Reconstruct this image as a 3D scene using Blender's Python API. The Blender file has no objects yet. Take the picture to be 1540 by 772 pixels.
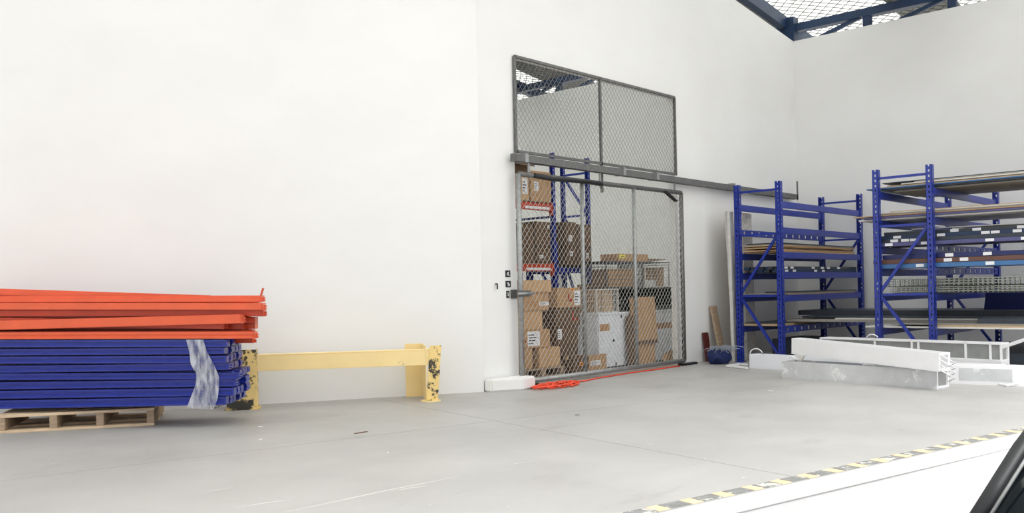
import bpy, bmesh, math, random
from mathutils import Vector, Matrix
random.seed(7)
scn = bpy.context.scene
COL = scn.collection
# ------------------------------------------------------------------ camera
F, CX, CY, ROLL, TH, H = 1370.0, 770.0, 436.0, 0.021, math.radians(42.7), 1.1
FW = Vector((math.cos(TH), math.sin(TH), 0)); RT = Vector((math.sin(TH), -math.cos(TH), 0)); UP = Vector((0, 0, 1))
CAM = Vector((0, 0, H))
NRM = math.hypot(1, ROLL)
cd = bpy.data.cameras.new('camera'); cam = bpy.data.objects.new('camera', cd); COL.objects.link(cam)
cd.sensor_fit = 'HORIZONTAL'; cd.sensor_width = 36.0; cd.lens = 36.0 * F / 1540.0
cd.shift_x = (770.0 - CX) / 1540.0
cd.shift_y = (CY - 386.0) / 1540.0
cd.clip_start = 0.02; cd.clip_end = 300
cr = (RT - UP * ROLL) / NRM        # image right in world: the picture is rolled by ROLL
cu = (UP + RT * ROLL) / NRM
cam.matrix_world = Matrix(((cr.x, cu.x, -FW.x, CAM.x), (cr.y, cu.y, -FW.y, CAM.y), (cr.z, cu.z, -FW.z, CAM.z), (0, 0, 0, 1)))
scn.camera = cam
# ------------------------------------------------------------------ light
w = bpy.data.worlds.new('sky'); scn.world = w; w.use_nodes = True
wb = w.node_tree.nodes['Background']; wb.inputs[0].default_value = (0.985, 0.985, 1.0, 1); wb.inputs[1].default_value = 1.5
sd = bpy.data.lights.new('sun', 'SUN'); sd.energy = 5.6; sd.angle = math.radians(40); sd.color = (1.0, 0.985, 0.97)
sun = bpy.data.objects.new('sun', sd); COL.objects.link(sun)
SUNDIR = Vector((-0.25, -0.45, 0.95))   # towards the sun
sun.rotation_euler = SUNDIR.to_track_quat('Z', 'Y').to_euler()
scn.view_settings.view_transform = 'Standard'; scn.view_settings.look = 'None'
scn.view_settings.gamma = 1.0; scn.view_settings.use_curve_mapping = False
scn.view_settings.exposure = -0.14

# ------------------------------------------------------------------ pixel helpers (direction only)
def ray(px, py):
    a, b = px - CX, py - CY
    return FW + RT * ((a - ROLL * b) / NRM / F) - UP * ((a * ROLL + b) / NRM / F)
def onz(px, py, z=0.0): d = ray(px, py); return CAM + d * ((z - H) / d.z)
def ony(px, py, y): d = ray(px, py); return CAM + d * (y / d.y)
def onx(px, py, x): d = ray(px, py); return CAM + d * (x / d.x)
def ond(px, py, dep): return CAM + ray(px, py) * dep

# ------------------------------------------------------------------ materials
MATS = {}
def lin(c):
    return tuple(((v / 255) / 12.92 if v / 255 <= .04045 else (((v / 255) + .055) / 1.055) ** 2.4) for v in c)
def mat(name, rgb, rough=.5, metal=0.0, var=.08, scale=6.0, bump=0.0, bscale=60.0, stretch=(1, 1, 1), spec=.5, wear=None, wear_amt=.0, wear_scale=4.0, alpha=1.0, trans=0.0, coat=0.0):
    if name in MATS: return MATS[name]
    m = bpy.data.materials.new(name); m.use_nodes = True; nt = m.node_tree; N = nt.nodes; L = nt.links
    b = N['Principled BSDF']; c = lin(rgb)
    tc = N.new('ShaderNodeTexCoord'); mp = N.new('ShaderNodeMapping'); mp.inputs['Scale'].default_value = stretch
    L.new(tc.outputs['Object'], mp.inputs['Vector'])
    nz = N.new('ShaderNodeTexNoise'); nz.inputs['Scale'].default_value = scale; nz.inputs['Detail'].default_value = 6
    L.new(mp.outputs[0], nz.inputs['Vector'])
    rp = N.new('ShaderNodeValToRGB')
    rp.color_ramp.elements[0].position = .3; rp.color_ramp.elements[1].position = .7
    rp.color_ramp.elements[0].color = tuple(v * (1 - var) for v in c) + (1,)
    rp.color_ramp.elements[1].color = tuple(min(1, v * (1 + var)) for v in c) + (1,)
    L.new(nz.outputs['Fac'], rp.inputs[0]); out = rp.outputs[0]
    if wear is not None:
        n2 = N.new('ShaderNodeTexNoise'); n2.inputs['Scale'].default_value = wear_scale; n2.inputs['Detail'].default_value = 10; n2.inputs['Roughness'].default_value = .7
        L.new(mp.outputs[0], n2.inputs['Vector'])
        r2 = N.new('ShaderNodeValToRGB'); r2.color_ramp.elements[0].position = 1 - wear_amt; r2.color_ramp.elements[1].position = min(1, 1 - wear_amt + .03)
        r2.color_ramp.elements[0].color = (0, 0, 0, 1); r2.color_ramp.elements[1].color = (1, 1, 1, 1)
        L.new(n2.outputs['Fac'], r2.inputs[0])
        mx = N.new('ShaderNodeMixRGB'); L.new(r2.outputs[0], mx.inputs[0]); L.new(out, mx.inputs[1]); mx.inputs[2].default_value = lin(wear) + (1,)
        out = mx.outputs[0]
    L.new(out, b.inputs['Base Color'])
    b.inputs['Roughness'].default_value = rough; b.inputs['Metallic'].default_value = metal
    b.inputs['Specular IOR Level'].default_value = spec
    b.inputs['Alpha'].default_value = alpha; b.inputs['Transmission Weight'].default_value = trans
    b.inputs['Coat Weight'].default_value = coat
    if bump > 0:
        n3 = N.new('ShaderNodeTexNoise'); n3.inputs['Scale'].default_value = bscale; n3.inputs['Detail'].default_value = 4
        L.new(mp.outputs[0], n3.inputs['Vector'])
        bp = N.new('ShaderNodeBump'); bp.inputs['Strength'].default_value = bump; bp.inputs['Distance'].default_value = .01
        L.new(n3.outputs['Fac'], bp.inputs['Height']); L.new(bp.outputs[0], b.inputs['Normal'])
    MATS[name] = m; return m

def wall_mat():
    m = bpy.data.materials.new('painted_plaster'); m.use_nodes = True; nt = m.node_tree; N = nt.nodes; L = nt.links
    b = N['Principled BSDF']; tc = N.new('ShaderNodeTexCoord')
    def noise(sc, det=6, st=None, rough=.55):
        n = N.new('ShaderNodeTexNoise'); n.inputs['Scale'].default_value = sc; n.inputs['Detail'].default_value = det; n.inputs['Roughness'].default_value = rough
        if st:
            mp = N.new('ShaderNodeMapping'); mp.inputs['Scale'].default_value = st; L.new(tc.outputs['Object'], mp.inputs[0]); L.new(mp.outputs[0], n.inputs['Vector'])
        else: L.new(tc.outputs['Object'], n.inputs['Vector'])
        return n
    def ramp(src, p0, p1, c0, c1):
        r = N.new('ShaderNodeValToRGB'); r.color_ramp.elements[0].position = p0; r.color_ramp.elements[1].position = p1
        r.color_ramp.elements[0].color = c0; r.color_ramp.elements[1].color = c1; L.new(src.outputs['Fac'], r.inputs[0]); return r
    base = ramp(noise(.7, 5, (1, 1, 1.6)), .3, .7, (.815, .81, .798, 1), (.865, .862, .855, 1))
    sc = ramp(noise(5.5, 10, (.5, .5, 1.4), .72), .70, .80, (0, 0, 0, 1), (1, 1, 1, 1))
    big = ramp(noise(.45, 3), .48, .62, (0, 0, 0, 1), (1, 1, 1, 1))
    mul = N.new('ShaderNodeMath'); mul.operation = 'MULTIPLY'; L.new(sc.outputs[0], mul.inputs[0]); L.new(big.outputs[0], mul.inputs[1])
    m2 = N.new('ShaderNodeMath'); m2.operation = 'MULTIPLY'; L.new(mul.outputs[0], m2.inputs[0]); m2.inputs[1].default_value = .38
    mx = N.new('ShaderNodeMixRGB'); L.new(m2.outputs[0], mx.inputs[0]); L.new(base.outputs[0], mx.inputs[1]); mx.inputs[2].default_value = (.42, .41, .39, 1)
    L.new(mx.outputs[0], b.inputs['Base Color']); b.inputs['Roughness'].default_value = .75; b.inputs['Specular IOR Level'].default_value = .25
    n3 = noise(2.2, 6); bp = N.new('ShaderNodeBump'); bp.inputs['Strength'].default_value = .18; bp.inputs['Distance'].default_value = .02
    L.new(n3.outputs['Fac'], bp.inputs['Height']); L.new(bp.outputs[0], b.inputs['Normal'])
    return m
def floor_mat():
    m = bpy.data.materials.new('trowelled_concrete'); m.use_nodes = True; nt = m.node_tree; N = nt.nodes; L = nt.links
    b = N['Principled BSDF']; tc = N.new('ShaderNodeTexCoord')
    def noise(sc, det=6, st=(1, 1, 1), rough=.55, rot=0):
        n = N.new('ShaderNodeTexNoise'); n.inputs['Scale'].default_value = sc; n.inputs['Detail'].default_value = det; n.inputs['Roughness'].default_value = rough
        mp = N.new('ShaderNodeMapping'); mp.inputs['Scale'].default_value = st; mp.inputs['Rotation'].default_value = (0, 0, rot)
        L.new(tc.outputs['Object'], mp.inputs[0]); L.new(mp.outputs[0], n.inputs['Vector']); return n
    def ramp(src, p0, p1, c0, c1):
        r = N.new('ShaderNodeValToRGB'); r.color_ramp.elements[0].position = p0; r.color_ramp.elements[1].position = p1
        r.color_ramp.elements[0].color = c0; r.color_ramp.elements[1].color = c1; L.new(src.outputs['Fac'], r.inputs[0]); return r
    def mix(fac, a, col, k=1.0):
        mm = N.new('ShaderNodeMath'); mm.operation = 'MULTIPLY'; L.new(fac.outputs[0], mm.inputs[0]); mm.inputs[1].default_value = k
        x = N.new('ShaderNodeMixRGB'); L.new(mm.outputs[0], x.inputs[0]); L.new(a.outputs[0], x.inputs[1]); x.inputs[2].default_value = col; return x
    base = ramp(noise(.9, 8, (1, 1, 1), .6), .3, .72, (.375, .367, .357, 1), (.455, .445, .433, 1))
    dark = ramp(noise(2.2, 8, (.5, 1.6, 1), .7, .24), .60, .74, (0, 0, 0, 1), (1, 1, 1, 1))
    a = mix(dark, base, (.25, .24, .228, 1), .45)
    scr = ramp(noise(3.0, 6, (.16, 3.2, 1), .6, .25), .72, .755, (0, 0, 0, 1), (1, 1, 1, 1))
    a = mix(scr, a, (.72, .71, .69, 1), .55)
    spk = ramp(noise(17, 3, (1, 1, 1), .5), .765, .79, (0, 0, 0, 1), (1, 1, 1, 1))
    a = mix(spk, a, (.8, .79, .77, 1), .7)
    L.new(a.outputs[0], b.inputs['Base Color'])
    r = ramp(noise(1.3, 6), .3, .7, (.38, .38, .38, 1), (.6, .6, .6, 1)); L.new(r.outputs[0], b.inputs['Roughness'])
    b.inputs['Specular IOR Level'].default_value = .4
    bp = N.new('ShaderNodeBump'); bp.inputs['Strength'].default_value = .08; bp.inputs['Distance'].default_value = .01
    L.new(noise(30, 5).outputs['Fac'], bp.inputs['Height']); L.new(bp.outputs[0], b.inputs['Normal'])
    return m
def sheet_translucent(name, rgb):
    m = bpy.data.materials.new(name); m.use_nodes = True; nt = m.node_tree; N = nt.nodes; L = nt.links
    for n in list(N):
        if n.type != 'OUTPUT_MATERIAL': N.remove(n)
    o = [n for n in N if n.type == 'OUTPUT_MATERIAL'][0]
    t = N.new('ShaderNodeBsdfTranslucent'); d = N.new('ShaderNodeBsdfDiffuse'); mx = N.new('ShaderNodeMixShader')
    tc = N.new('ShaderNodeTexCoord'); nz = N.new('ShaderNodeTexNoise'); nz.inputs['Scale'].default_value = 1.5; L.new(tc.outputs['Object'], nz.inputs['Vector'])
    rp = N.new('ShaderNodeValToRGB'); c = lin(rgb)
    rp.color_ramp.elements[0].color = tuple(v * .9 for v in c) + (1,); rp.color_ramp.elements[1].color = c + (1,)
    L.new(nz.outputs['Fac'], rp.inputs[0]); L.new(rp.outputs[0], t.inputs[0]); L.new(rp.outputs[0], d.inputs[0])
    mx.inputs[0].default_value = .06; L.new(t.outputs[0], mx.inputs[1]); L.new(d.outputs[0], mx.inputs[2]); L.new(mx.outputs[0], o.inputs[0])
    return m

M_WALL = wall_mat(); M_FLOOR = floor_mat()
M_BLUE = mat('blue_rack_paint', (32, 52, 148), .32, var=.10, scale=9, wear=(110, 120, 160), wear_amt=.27, wear_scale=14)
M_BBAR = mat('blue_bar_paint', (30, 46, 142), .24, var=.14, scale=5, stretch=(1, 1, 6), wear=(170, 178, 214), wear_amt=.26, wear_scale=7)
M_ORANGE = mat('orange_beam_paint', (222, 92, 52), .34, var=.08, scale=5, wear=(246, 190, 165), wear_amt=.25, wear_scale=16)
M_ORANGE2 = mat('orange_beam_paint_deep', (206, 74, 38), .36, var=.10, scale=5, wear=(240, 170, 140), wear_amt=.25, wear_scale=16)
M_YEL = mat('yellow_guard_paint', (246, 220, 158), .45, var=.05, scale=4, wear=(62, 60, 48), wear_amt=.335, wear_scale=7)
M_YELW = mat('yellow_guard_paint_chipped', (240, 210, 138), .5, var=.06, scale=4, wear=(58, 57, 48), wear_amt=.49, wear_scale=6)
M_WOOD = mat('pallet_timber', (212, 188, 158), .8, var=.18, scale=7, stretch=(1.0, 1.0, 9), bump=.2, bscale=30, wear=(130, 100, 78), wear_amt=.33, wear_scale=4)
M_WOOD2 = mat('weathered_timber', (168, 146, 122), .85, var=.2, scale=9, stretch=(1, 1, 6), bump=.2)
M_GALV = mat('galvanised_steel', (158, 160, 160), .42, metal=.55, var=.16, scale=25)
M_GALVD = mat('weathered_galvanised_steel', (112, 112, 112), .5, metal=.5, var=.2, scale=20)
M_WIRE = mat('galvanised_wire', (124, 124, 122), .55, metal=.2, var=.1)
M_WIREG = mat('bright_galvanised_wire', (168, 168, 164), .45, metal=.3, var=.1)
M_DARK = mat('black_painted_steel', (26, 27, 30), .45, var=.15)
M_RUST = mat('rusty_brown_edge', (104, 66, 44), .8, var=.25, scale=18)
M_WHITE = mat('white_painted_metal', (240, 240, 242), .4, var=.03, scale=5)
M_WHITE2 = mat('white_melamine', (240, 242, 248), .45, var=.03, scale=3)
M_SCUFF = mat('scuffed_aluminium', (206, 208, 210), .38, metal=.15, var=.10, scale=5, wear=(234, 235, 236), wear_amt=.44, wear_scale=6)
M_GREYM = mat('grey_sheet_metal', (150, 152, 150), .4, metal=.3, var=.15, scale=6, wear=(225, 225, 222), wear_amt=.36, wear_scale=6)
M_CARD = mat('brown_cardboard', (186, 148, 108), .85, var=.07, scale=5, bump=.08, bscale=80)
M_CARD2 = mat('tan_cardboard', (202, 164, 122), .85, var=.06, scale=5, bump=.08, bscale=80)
M_CARD3 = mat('shade_darkened_cardboard', (108, 84, 64), .88, var=.09, scale=5, bump=.08, bscale=80)  # brown cardboard with the store rack's shade put into its colour
M_TAPE = mat('clear_packing_tape', (196, 170, 128), .25, var=.05)
M_TAPEB = mat('kraft_tape', (182, 136, 90), .5, var=.05)
M_LABEL = mat('white_paper_label', (238, 238, 240), .7, var=.02)
M_INK = mat('black_ink', (34, 34, 38), .8, var=.05)
M_RED = mat('red_print', (170, 60, 48), .8, var=.08)
M_ORTAG = mat('orange_sticker', (240, 150, 50), .6, var=.05)
M_YTAG = mat('yellow_sticker', (232, 222, 70), .6, var=.05)
M_CABLE = mat('orange_cable_sheath', (240, 82, 52), .5, var=.05)
M_FOAM = mat('wrinkled_plastic_wrap', (198, 194, 186), .3, var=.16, scale=16, bump=.7, bscale=22)
M_FOAM2 = mat('foam_sheet', (206, 204, 200), .55, var=.08, scale=16, bump=.35, bscale=30)
M_MAROON = mat('dark_red_board', (84, 30, 26), .5, var=.15)
M_BAG = mat('blue_woven_sack', (24, 40, 92), .7, var=.2, scale=20, bump=.5, bscale=25)
M_FLUFF = mat('grey_strapping', (150, 156, 168), .6, var=.2)
M_BPLY = mat('plywood_board', (196, 170, 134), .75, var=.14, scale=6, stretch=(1, 6, 8))
M_BGREY = mat('grey_board', (150, 146, 138), .6, var=.12, scale=5)
M_BWHITE = mat('white_board', (222, 220, 214), .6, var=.06, scale=5)
M_BDARK = mat('charcoal_panel', (52, 60, 70), .45, var=.15, scale=5)
M_BNAVY = mat('navy_panel', (28, 38, 92), .4, var=.12, scale=5)
M_BPURP = mat('violet_blue_board', (84, 84, 130), .5, var=.12, scale=5)
M_BSKY = mat('steel_blue_profile', (64, 112, 164), .4, var=.12, scale=5)
M_BBROWN = mat('brown_profile', (104, 72, 62), .5, var=.15, scale=5)
M_STEEL = mat('dark_steel_blue', (28, 52, 84), .45, var=.15, scale=5)
M_ROOF = mat('grey_roof_sheet', (150, 152, 146), .5, var=.1, scale=2, metal=.2)
M_ROOFT = sheet_translucent('translucent_roof_sheet', (246, 248, 241))
M_TAPEBK = mat('worn_black_paint', (128, 129, 128), .7, var=.18, scale=14, wear=(196, 194, 188), wear_amt=.45, wear_scale=12)
M_TAPEYL = mat('worn_orange_yellow_paint', (236, 200, 158), .7, var=.08, scale=14, wear=(214, 208, 196), wear_amt=.40, wear_scale=12)
M_ROAD = mat('pale_concrete_apron', (176, 174, 168), .85, var=.08, scale=2)
M_CARP = mat('black_car_paint', (16, 18, 22), .12, var=.05, coat=1.0)
M_CART = mat('black_trim', (30, 32, 35), .4, var=.08)
M_GLASS = mat('tinted_glass', (14, 20, 24), .04, var=.02, spec=.6)
M_TYRE = mat('tyre_rubber', (22, 22, 22), .85, var=.1)
M_LEAF = mat('green_foliage', (96, 128, 70), .8, var=.3, scale=9)
def wrap_mat():
    m = bpy.data.materials.new('cloudy_stretch_film'); m.use_nodes = True; nt = m.node_tree; N = nt.nodes; L = nt.links
    b = N['Principled BSDF']; tc = N.new('ShaderNodeTexCoord'); mp = N.new('ShaderNodeMapping'); mp.inputs['Scale'].default_value = (3, 3, .8); mp.inputs['Rotation'].default_value = (0, .5, 0)
    n = N.new('ShaderNodeTexNoise'); n.inputs['Scale'].default_value = 9; n.inputs['Detail'].default_value = 6
    L.new(tc.outputs['Object'], mp.inputs[0]); L.new(mp.outputs[0], n.inputs['Vector'])
    r = N.new('ShaderNodeValToRGB'); r.color_ramp.elements[0].position = .35; r.color_ramp.elements[1].position = .66
    r.color_ramp.elements[0].color = (.18,) * 3 + (1,); r.color_ramp.elements[1].color = (.85,) * 3 + (1,)
    L.new(n.outputs['Fac'], r.inputs[0]); L.new(r.outputs[0], b.inputs['Alpha'])
    b.inputs['Base Color'].default_value = (.58, .59, .64, 1); b.inputs['Roughness'].default_value = .18
    bp = N.new('ShaderNodeBump'); bp.inputs['Strength'].default_value = .6; bp.inputs['Distance'].default_value = .01
    L.new(n.outputs['Fac'], bp.inputs['Height']); L.new(bp.outputs[0], b.inputs['Normal'])
    return m
M_WRAP = wrap_mat()

# ------------------------------------------------------------------ mesh building
class MB:
    def __init__(s): s.v = []; s.f = []
    def add(s, vs, fs):
        o = len(s.v); s.v += [Vector(p) for p in vs]; s.f += [tuple(i + o for i in f) for f in fs]; return s
    def box(s, x0, x1, y0, y1, z0, z1):
        return s.add([(x0, y0, z0), (x1, y0, z0), (x1, y1, z0), (x0, y1, z0), (x0, y0, z1), (x1, y0, z1), (x1, y1, z1), (x0, y1, z1)],
                     [(0, 3, 2, 1), (4, 5, 6, 7), (0, 1, 5, 4), (1, 2, 6, 5), (2, 3, 7, 6), (3, 0, 4, 7)])
    def obox(s, o, a, b, c):      # corner o and three edge vectors (a x b roughly along c)
        o, a, b, c = Vector(o), Vector(a), Vector(b), Vector(c)
        return s.add([o, o + a, o + a + b, o + b, o + c, o + a + c, o + a + b + c, o + b + c],
                     [(0, 3, 2, 1), (4, 5, 6, 7), (0, 1, 5, 4), (1, 2, 6, 5), (2, 3, 7, 6), (3, 0, 4, 7)])
    def prism(s, prof, p, q, upv=(0, 0, 1), caps=True, taper=1.0):   # profile (side, up) swept p -> q
        p, q = Vector(p), Vector(q); d = (q - p).normalized(); side = d.cross(Vector(upv)).normalized(); u = side.cross(d)
        n = len(prof)
        vs = [p + side * a + u * b for a, b in prof] + [q + side * a * taper + u * b * taper for a, b in prof]
        fs = [(i, (i + 1) % n, n + (i + 1) % n, n + i) for i in range(n)]
        if caps: fs += [tuple(range(n))[::-1], tuple(range(n, 2 * n))]
        return s.add(vs, fs)
    def tube(s, p, q, r, n=8, caps=True):
        p, q = Vector(p), Vector(q); up = (0, 0, 1) if abs((q - p).normalized().z) < .95 else (0, 1, 0)
        return s.prism([(r * math.cos(2 * math.pi * i / n), r * math.sin(2 * math.pi * i / n)) for i in range(n)], p, q, up, caps)
    def bar(s, p, q, wd, ht, upv=(0, 0, 1)):
        a, b = wd / 2, ht / 2
        return s.prism([(-a, -b), (a, -b), (a, b), (-a, b)], p, q, upv)
    def path(s, pts, r, n=6, closed=False):
        pts = [Vector(p) for p in pts]; k = len(pts); o = len(s.v); rings = []
        for i, p in enumerate(pts):
            a = pts[(i - 1) % k] if (closed or i > 0) else p; b = pts[(i + 1) % k] if (closed or i < k - 1) else p
            d = (b - a).normalized(); up = Vector((0, 0, 1)) if abs(d.z) < .9 else Vector((0, 1, 0))
            sd_ = d.cross(up).normalized(); u = sd_.cross(d)
            s.v += [p + sd_ * r * math.cos(2 * math.pi * j / n) + u * r * math.sin(2 * math.pi * j / n) for j in range(n)]
        for i in range(k if closed else k - 1):
            a0 = o + i * n; b0 = o + ((i + 1) % k) * n
            s.f += [(a0 + j, a0 + (j + 1) % n, b0 + (j + 1) % n, b0 + j) for j in range(n)]
        if not closed: s.f += [tuple(o + j for j in range(n))[::-1], tuple(o + (k - 1) * n + j for j in range(n))]
        return s
    def slab(s, pts, z0, z1):     # horizontal polygon, thick
        n = len(pts)
        return s.add([(p[0], p[1], z0) for p in pts] + [(p[0], p[1], z1) for p in pts],
                     [tuple(range(n))[::-1], tuple(range(n, 2 * n))] + [(i, (i + 1) % n, n + (i + 1) % n, n + i) for i in range(n)])
    def plate(s, pts, thick):     # polygon in space with thickness along its normal
        pts = [Vector(p) for p in pts]; n = len(pts); nv = (pts[1] - pts[0]).cross(pts[2] - pts[0]).normalized() * thick
        return s.add(pts + [p - nv for p in pts], [tuple(range(n)), tuple(range(n, 2 * n))[::-1]] + [(i, n + i, n + (i + 1) % n, (i + 1) % n) for i in range(n)])
    def build(s, name, m, parent=None, bevel=0.0, smooth=False, kind=None, label=None):
        o = obj_from(s, name, m, parent, bevel, smooth)
        if kind: o['kind'] = kind
        if label: o['label'] = label
        return o

BASE = {}
def obj_from(mb, name, m, parent, bevel, smooth):
    vs = mb.v
    if parent is not None: org = BASE[parent.name]
    else:
        xs = [v.x for v in vs]; ys = [v.y for v in vs]; zs = [v.z for v in vs]
        org = Vector(((min(xs) + max(xs)) / 2, (min(ys) + max(ys)) / 2, min(zs)))
    me = bpy.data.meshes.new(name); me.from_pydata([v - org for v in vs], [], mb.f)
    bm = bmesh.new(); bm.from_mesh(me); bmesh.ops.recalc_face_normals(bm, faces=bm.faces)
    if bevel > 0: bmesh.ops.bevel(bm, geom=[e for e in bm.edges if len(e.link_faces) == 2 and e.calc_face_angle() > .5], offset=bevel, segments=2, affect='EDGES', clamp_overlap=True)
    bm.to_mesh(me); bm.free()
    if smooth:
        me.polygons.foreach_set('use_smooth', [True] * len(me.polygons))
    me.materials.append(m)
    o = bpy.data.objects.new(name, me); COL.objects.link(o)
    if parent is None: o.location = org
    else: o.parent = parent
    BASE[o.name] = org
    return o
def thing(name, label, cat, loc, group=None):
    o = bpy.data.objects.new(name, None); COL.objects.link(o); o.location = loc; o.empty_display_size = .1
    BASE[o.name] = Vector(loc); return tag(o, label, cat, group)
def tag(o, label, cat, group=None):
    o['label'] = label; o['category'] = cat
    if group: o['group'] = group
    return o
def struct(o): o['kind'] = 'structure'; return o

# ================================================================== THE SETTING
XC, YG, ZT = 14.74, 6.95, 5.24              # right wall plane, gate wall plane, wall height at the corner
SL = 0.138                                    # roof pitch (rises towards -x)
P0 = Vector((7.03, 6.93, 0)); AL = math.radians(150.3)
DL = Vector((math.cos(AL), math.sin(AL), 0)); NL = Vector((-DL.y, DL.x, 0))   # along the left wall / out of it to the camera
OX0, OX1, OZ1 = 7.62, 10.93, 3.74            # opening
ztop = lambda x: ZT + (XC - x) * SL
# dock edge
E0 = Vector((3.74, 2.48, 0)); EA = math.radians(-11.9); ED = Vector((math.cos(EA), math.sin(EA), 0)); EN = Vector((-ED.y, ED.x, 0))
GZ = -0.75
floor = struct(MB().slab([E0 + ED * a + EN * b for a, b in ((-16, .012), (16, .012), (16, 22), (-16, 22))], -.14, -.012).build('floor', M_FLOOR))
BASE[floor.name] = floor.location.copy()
us = [-16, -9.6, -4.3, 1.15, 5.9, 10.9, 16]; ns = [.012, 3.14, 5.2, 9.5, 14, 22]
g = .0035
for i in range(len(us) - 1):
    for j in range(len(ns) - 1):
        MB().slab([E0 + ED * a + EN * b for a, b in ((us[i] + g, ns[j] + g), (us[i + 1] - g, ns[j] + g), (us[i + 1] - g, ns[j + 1] - g), (us[i] + g, ns[j + 1] - g))], -.012, 0).build('slab', M_FLOOR, floor)
# painted hazard stripe: alternate worn black and orange-yellow blocks on the slab edge
t = -3.0; k = 0
while t < 9.0:
    ln = .082 if k % 2 else .155
    MB().slab([E0 + ED * a + EN * b for a, b in ((t + .004, .03), (t + ln - .004, .03), (t + ln - .004, .125), (t + .004, .125))], .0, .002).build('paint_block', M_TAPEYL if k % 2 else M_TAPEBK, floor)
    t += ln; k += 1
# pale drag scratches worn into the concrete
M_SCRATCH = mat('pale_scratch', (206, 204, 198), .7, var=.1, scale=20)
for a_, b_, wd in (((425, 771), (690, 716), .012), ((588, 739), (642, 731), .010), ((352, 764), (440, 751), .010), ((300, 742), (352, 733), .006), ((760, 700), (800, 694), .006), ((60, 700), (96, 696), .005)):
    pa, pb = onz(*a_), onz(*b_); sd_ = (pb - pa).normalized().cross(UP) * wd; n_ = 8; L_, R_ = [], []
    for k in range(n_ + 1):
        f = k / n_; c_ = pa.lerp(pb, f) + sd_ * .6 * math.sin(f * 9); h_ = sd_ * (.15 + .85 * math.sin(math.pi * f)) * .5; L_.append(c_ + h_); R_.append(c_ - h_)
    MB().slab(L_ + R_[::-1], 0, .0006).build('scratch', M_SCRATCH, floor)
dock = struct(MB().slab([E0 + ED * a + EN * b for a, b in ((-16, -.10), (16, -.10), (16, .012), (-16, .012))], GZ, -.001).build('wall_front', M_WHITE))
struct(MB().slab([E0 + ED * a + EN * b for a, b in ((-16, -.108), (16, -.108), (16, -.10), (-16, -.10))], -.045, -.001).build('trim_1', M_WHITE))
struct(MB().slab([(-60, -60), (60, -60), (60, 40), (-60, 40)], GZ - .1, GZ).build('ground', M_ROAD))
# gate wall with its opening; it folds back to the left at P0
TW = .09
b = MB()
def wallpiece(b, x0, x1, z0, z1a, z1b, y0=YG, y1=YG + TW):
    b.add([(x0, y0, z0), (x1, y0, z0), (x1, y1, z0), (x0, y1, z0), (x0, y0, z1a), (x1, y0, z1b), (x1, y1, z1b), (x0, y1, z1a)],
          [(0, 3, 2, 1), (4, 5, 6, 7), (0, 1, 5, 4), (1, 2, 6, 5), (2, 3, 7, 6), (3, 0, 4, 7)])
wallpiece(b, P0.x, OX0, -.01, ztop(P0.x), ztop(OX0))
wallpiece(b, OX0, OX1, OZ1, ztop(OX0), ztop(OX1))
wallpiece(b, OX1, XC, -.01, ztop(OX1), ztop(XC))
struct(b.build('wall_gate', M_WALL))
Q = P0 + DL * 13; off = -NL * TW
b = MB(); pts = [P0, Q, Q + off, P0 + off]
b.add([(p.x, p.y, -.01) for p in pts] + [(p.x, p.y, ztop(p.x)) for p in pts], [(0, 3, 2, 1), (4, 5, 6, 7), (0, 1, 5, 4), (1, 2, 6, 5), (2, 3, 7, 6), (3, 0, 4, 7)])
struct(b.build('wall_left', M_WALL))
struct(MB().box(XC, XC + .2, -3.0, 20, -.01, ZT).build('wall_right', M_WALL))
struct(MB().box(1.0, XC, 19.8, 20, -.01, 6.6).build('wall_back', M_WALL))
struct(MB().box(7.02, 7.2, YG + TW, 19.8, -.01, 6.2).build('wall_inner', M_WALL))
# block at the foot of the jamb
b = MB().slab([(7.03, 6.93), (7.05, 6.84), (7.36, 6.66), (7.62, 6.70), (7.62, 6.94)], 0, .135)
struct(b.build('baseboard_left', M_WALL, bevel=.015))
# ---- roof over both rooms: rafters along x, purlins along y, lattice girder on the right wall
ceil = bpy.data.objects.new('ceiling', None); COL.objects.link(ceil); ceil.location = (XC, YG, ZT); ceil['kind'] = 'structure'; BASE['ceiling'] = Vector((XC, YG, ZT))
zr = lambda x: ztop(x) + .62                 # underside of sheets
X0R, X1R, Y0R, Y1R = -11.0, 19.0, -1.0, 19.9
xs = [X1R - i * (X1R - X0R) / 8 for i in range(9)]
npan = 22; yw = (Y1R - Y0R) / npan
for j in range(npan):
    ya, yb = Y0R + j * yw, Y0R + (j + 1) * yw
    prof = []; nc = 5
    bmx = MB()
    vs = []; 
    for i in range(nc * 4 + 1):
        yy = ya + (yb - ya) * i / (nc * 4); dz = (.0, .03, .03, .0)[i % 4]
        vs.append((yy, dz))
    top = [(X0R, y, zr(X0R) + dz) for y, dz in vs] + [(X1R, y, zr(X1R) + dz) for y, dz in vs]
    n = len(vs)
    bmx.add(top, [(i, i + 1, n + i + 1, n + i) for i in range(n - 1)])
    bmx.build('roof_sheet', M_ROOF if j in (6, 9, 14) else M_ROOFT, ceil)
for x in [18.4, 16.9, 15.5, 13.4, 11.9, 10.4, 8.9, 7.4, 5.9, 4.4, 2.9, 1.4, -.1, -1.6, -3.6, -5.6, -7.6, -9.6]:
    z = zr(x) - .01
    MB().bar((x, Y0R, z - .08), (x, Y1R, z - .08), .06, .16).build('purlin', M_STEEL, ceil)
for y in (-.8, 4.0, 7.12, 10.3, 13.4, 16.6):
    zo = zr(0) - .17 - .1
    p = Vector((X0R, y, zr(X0R) - .28)); q = Vector((X1R, y, zr(X1R) - .28))
    MB().bar(p, q, .13, .2).build('rafter', M_STEEL, ceil)
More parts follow.
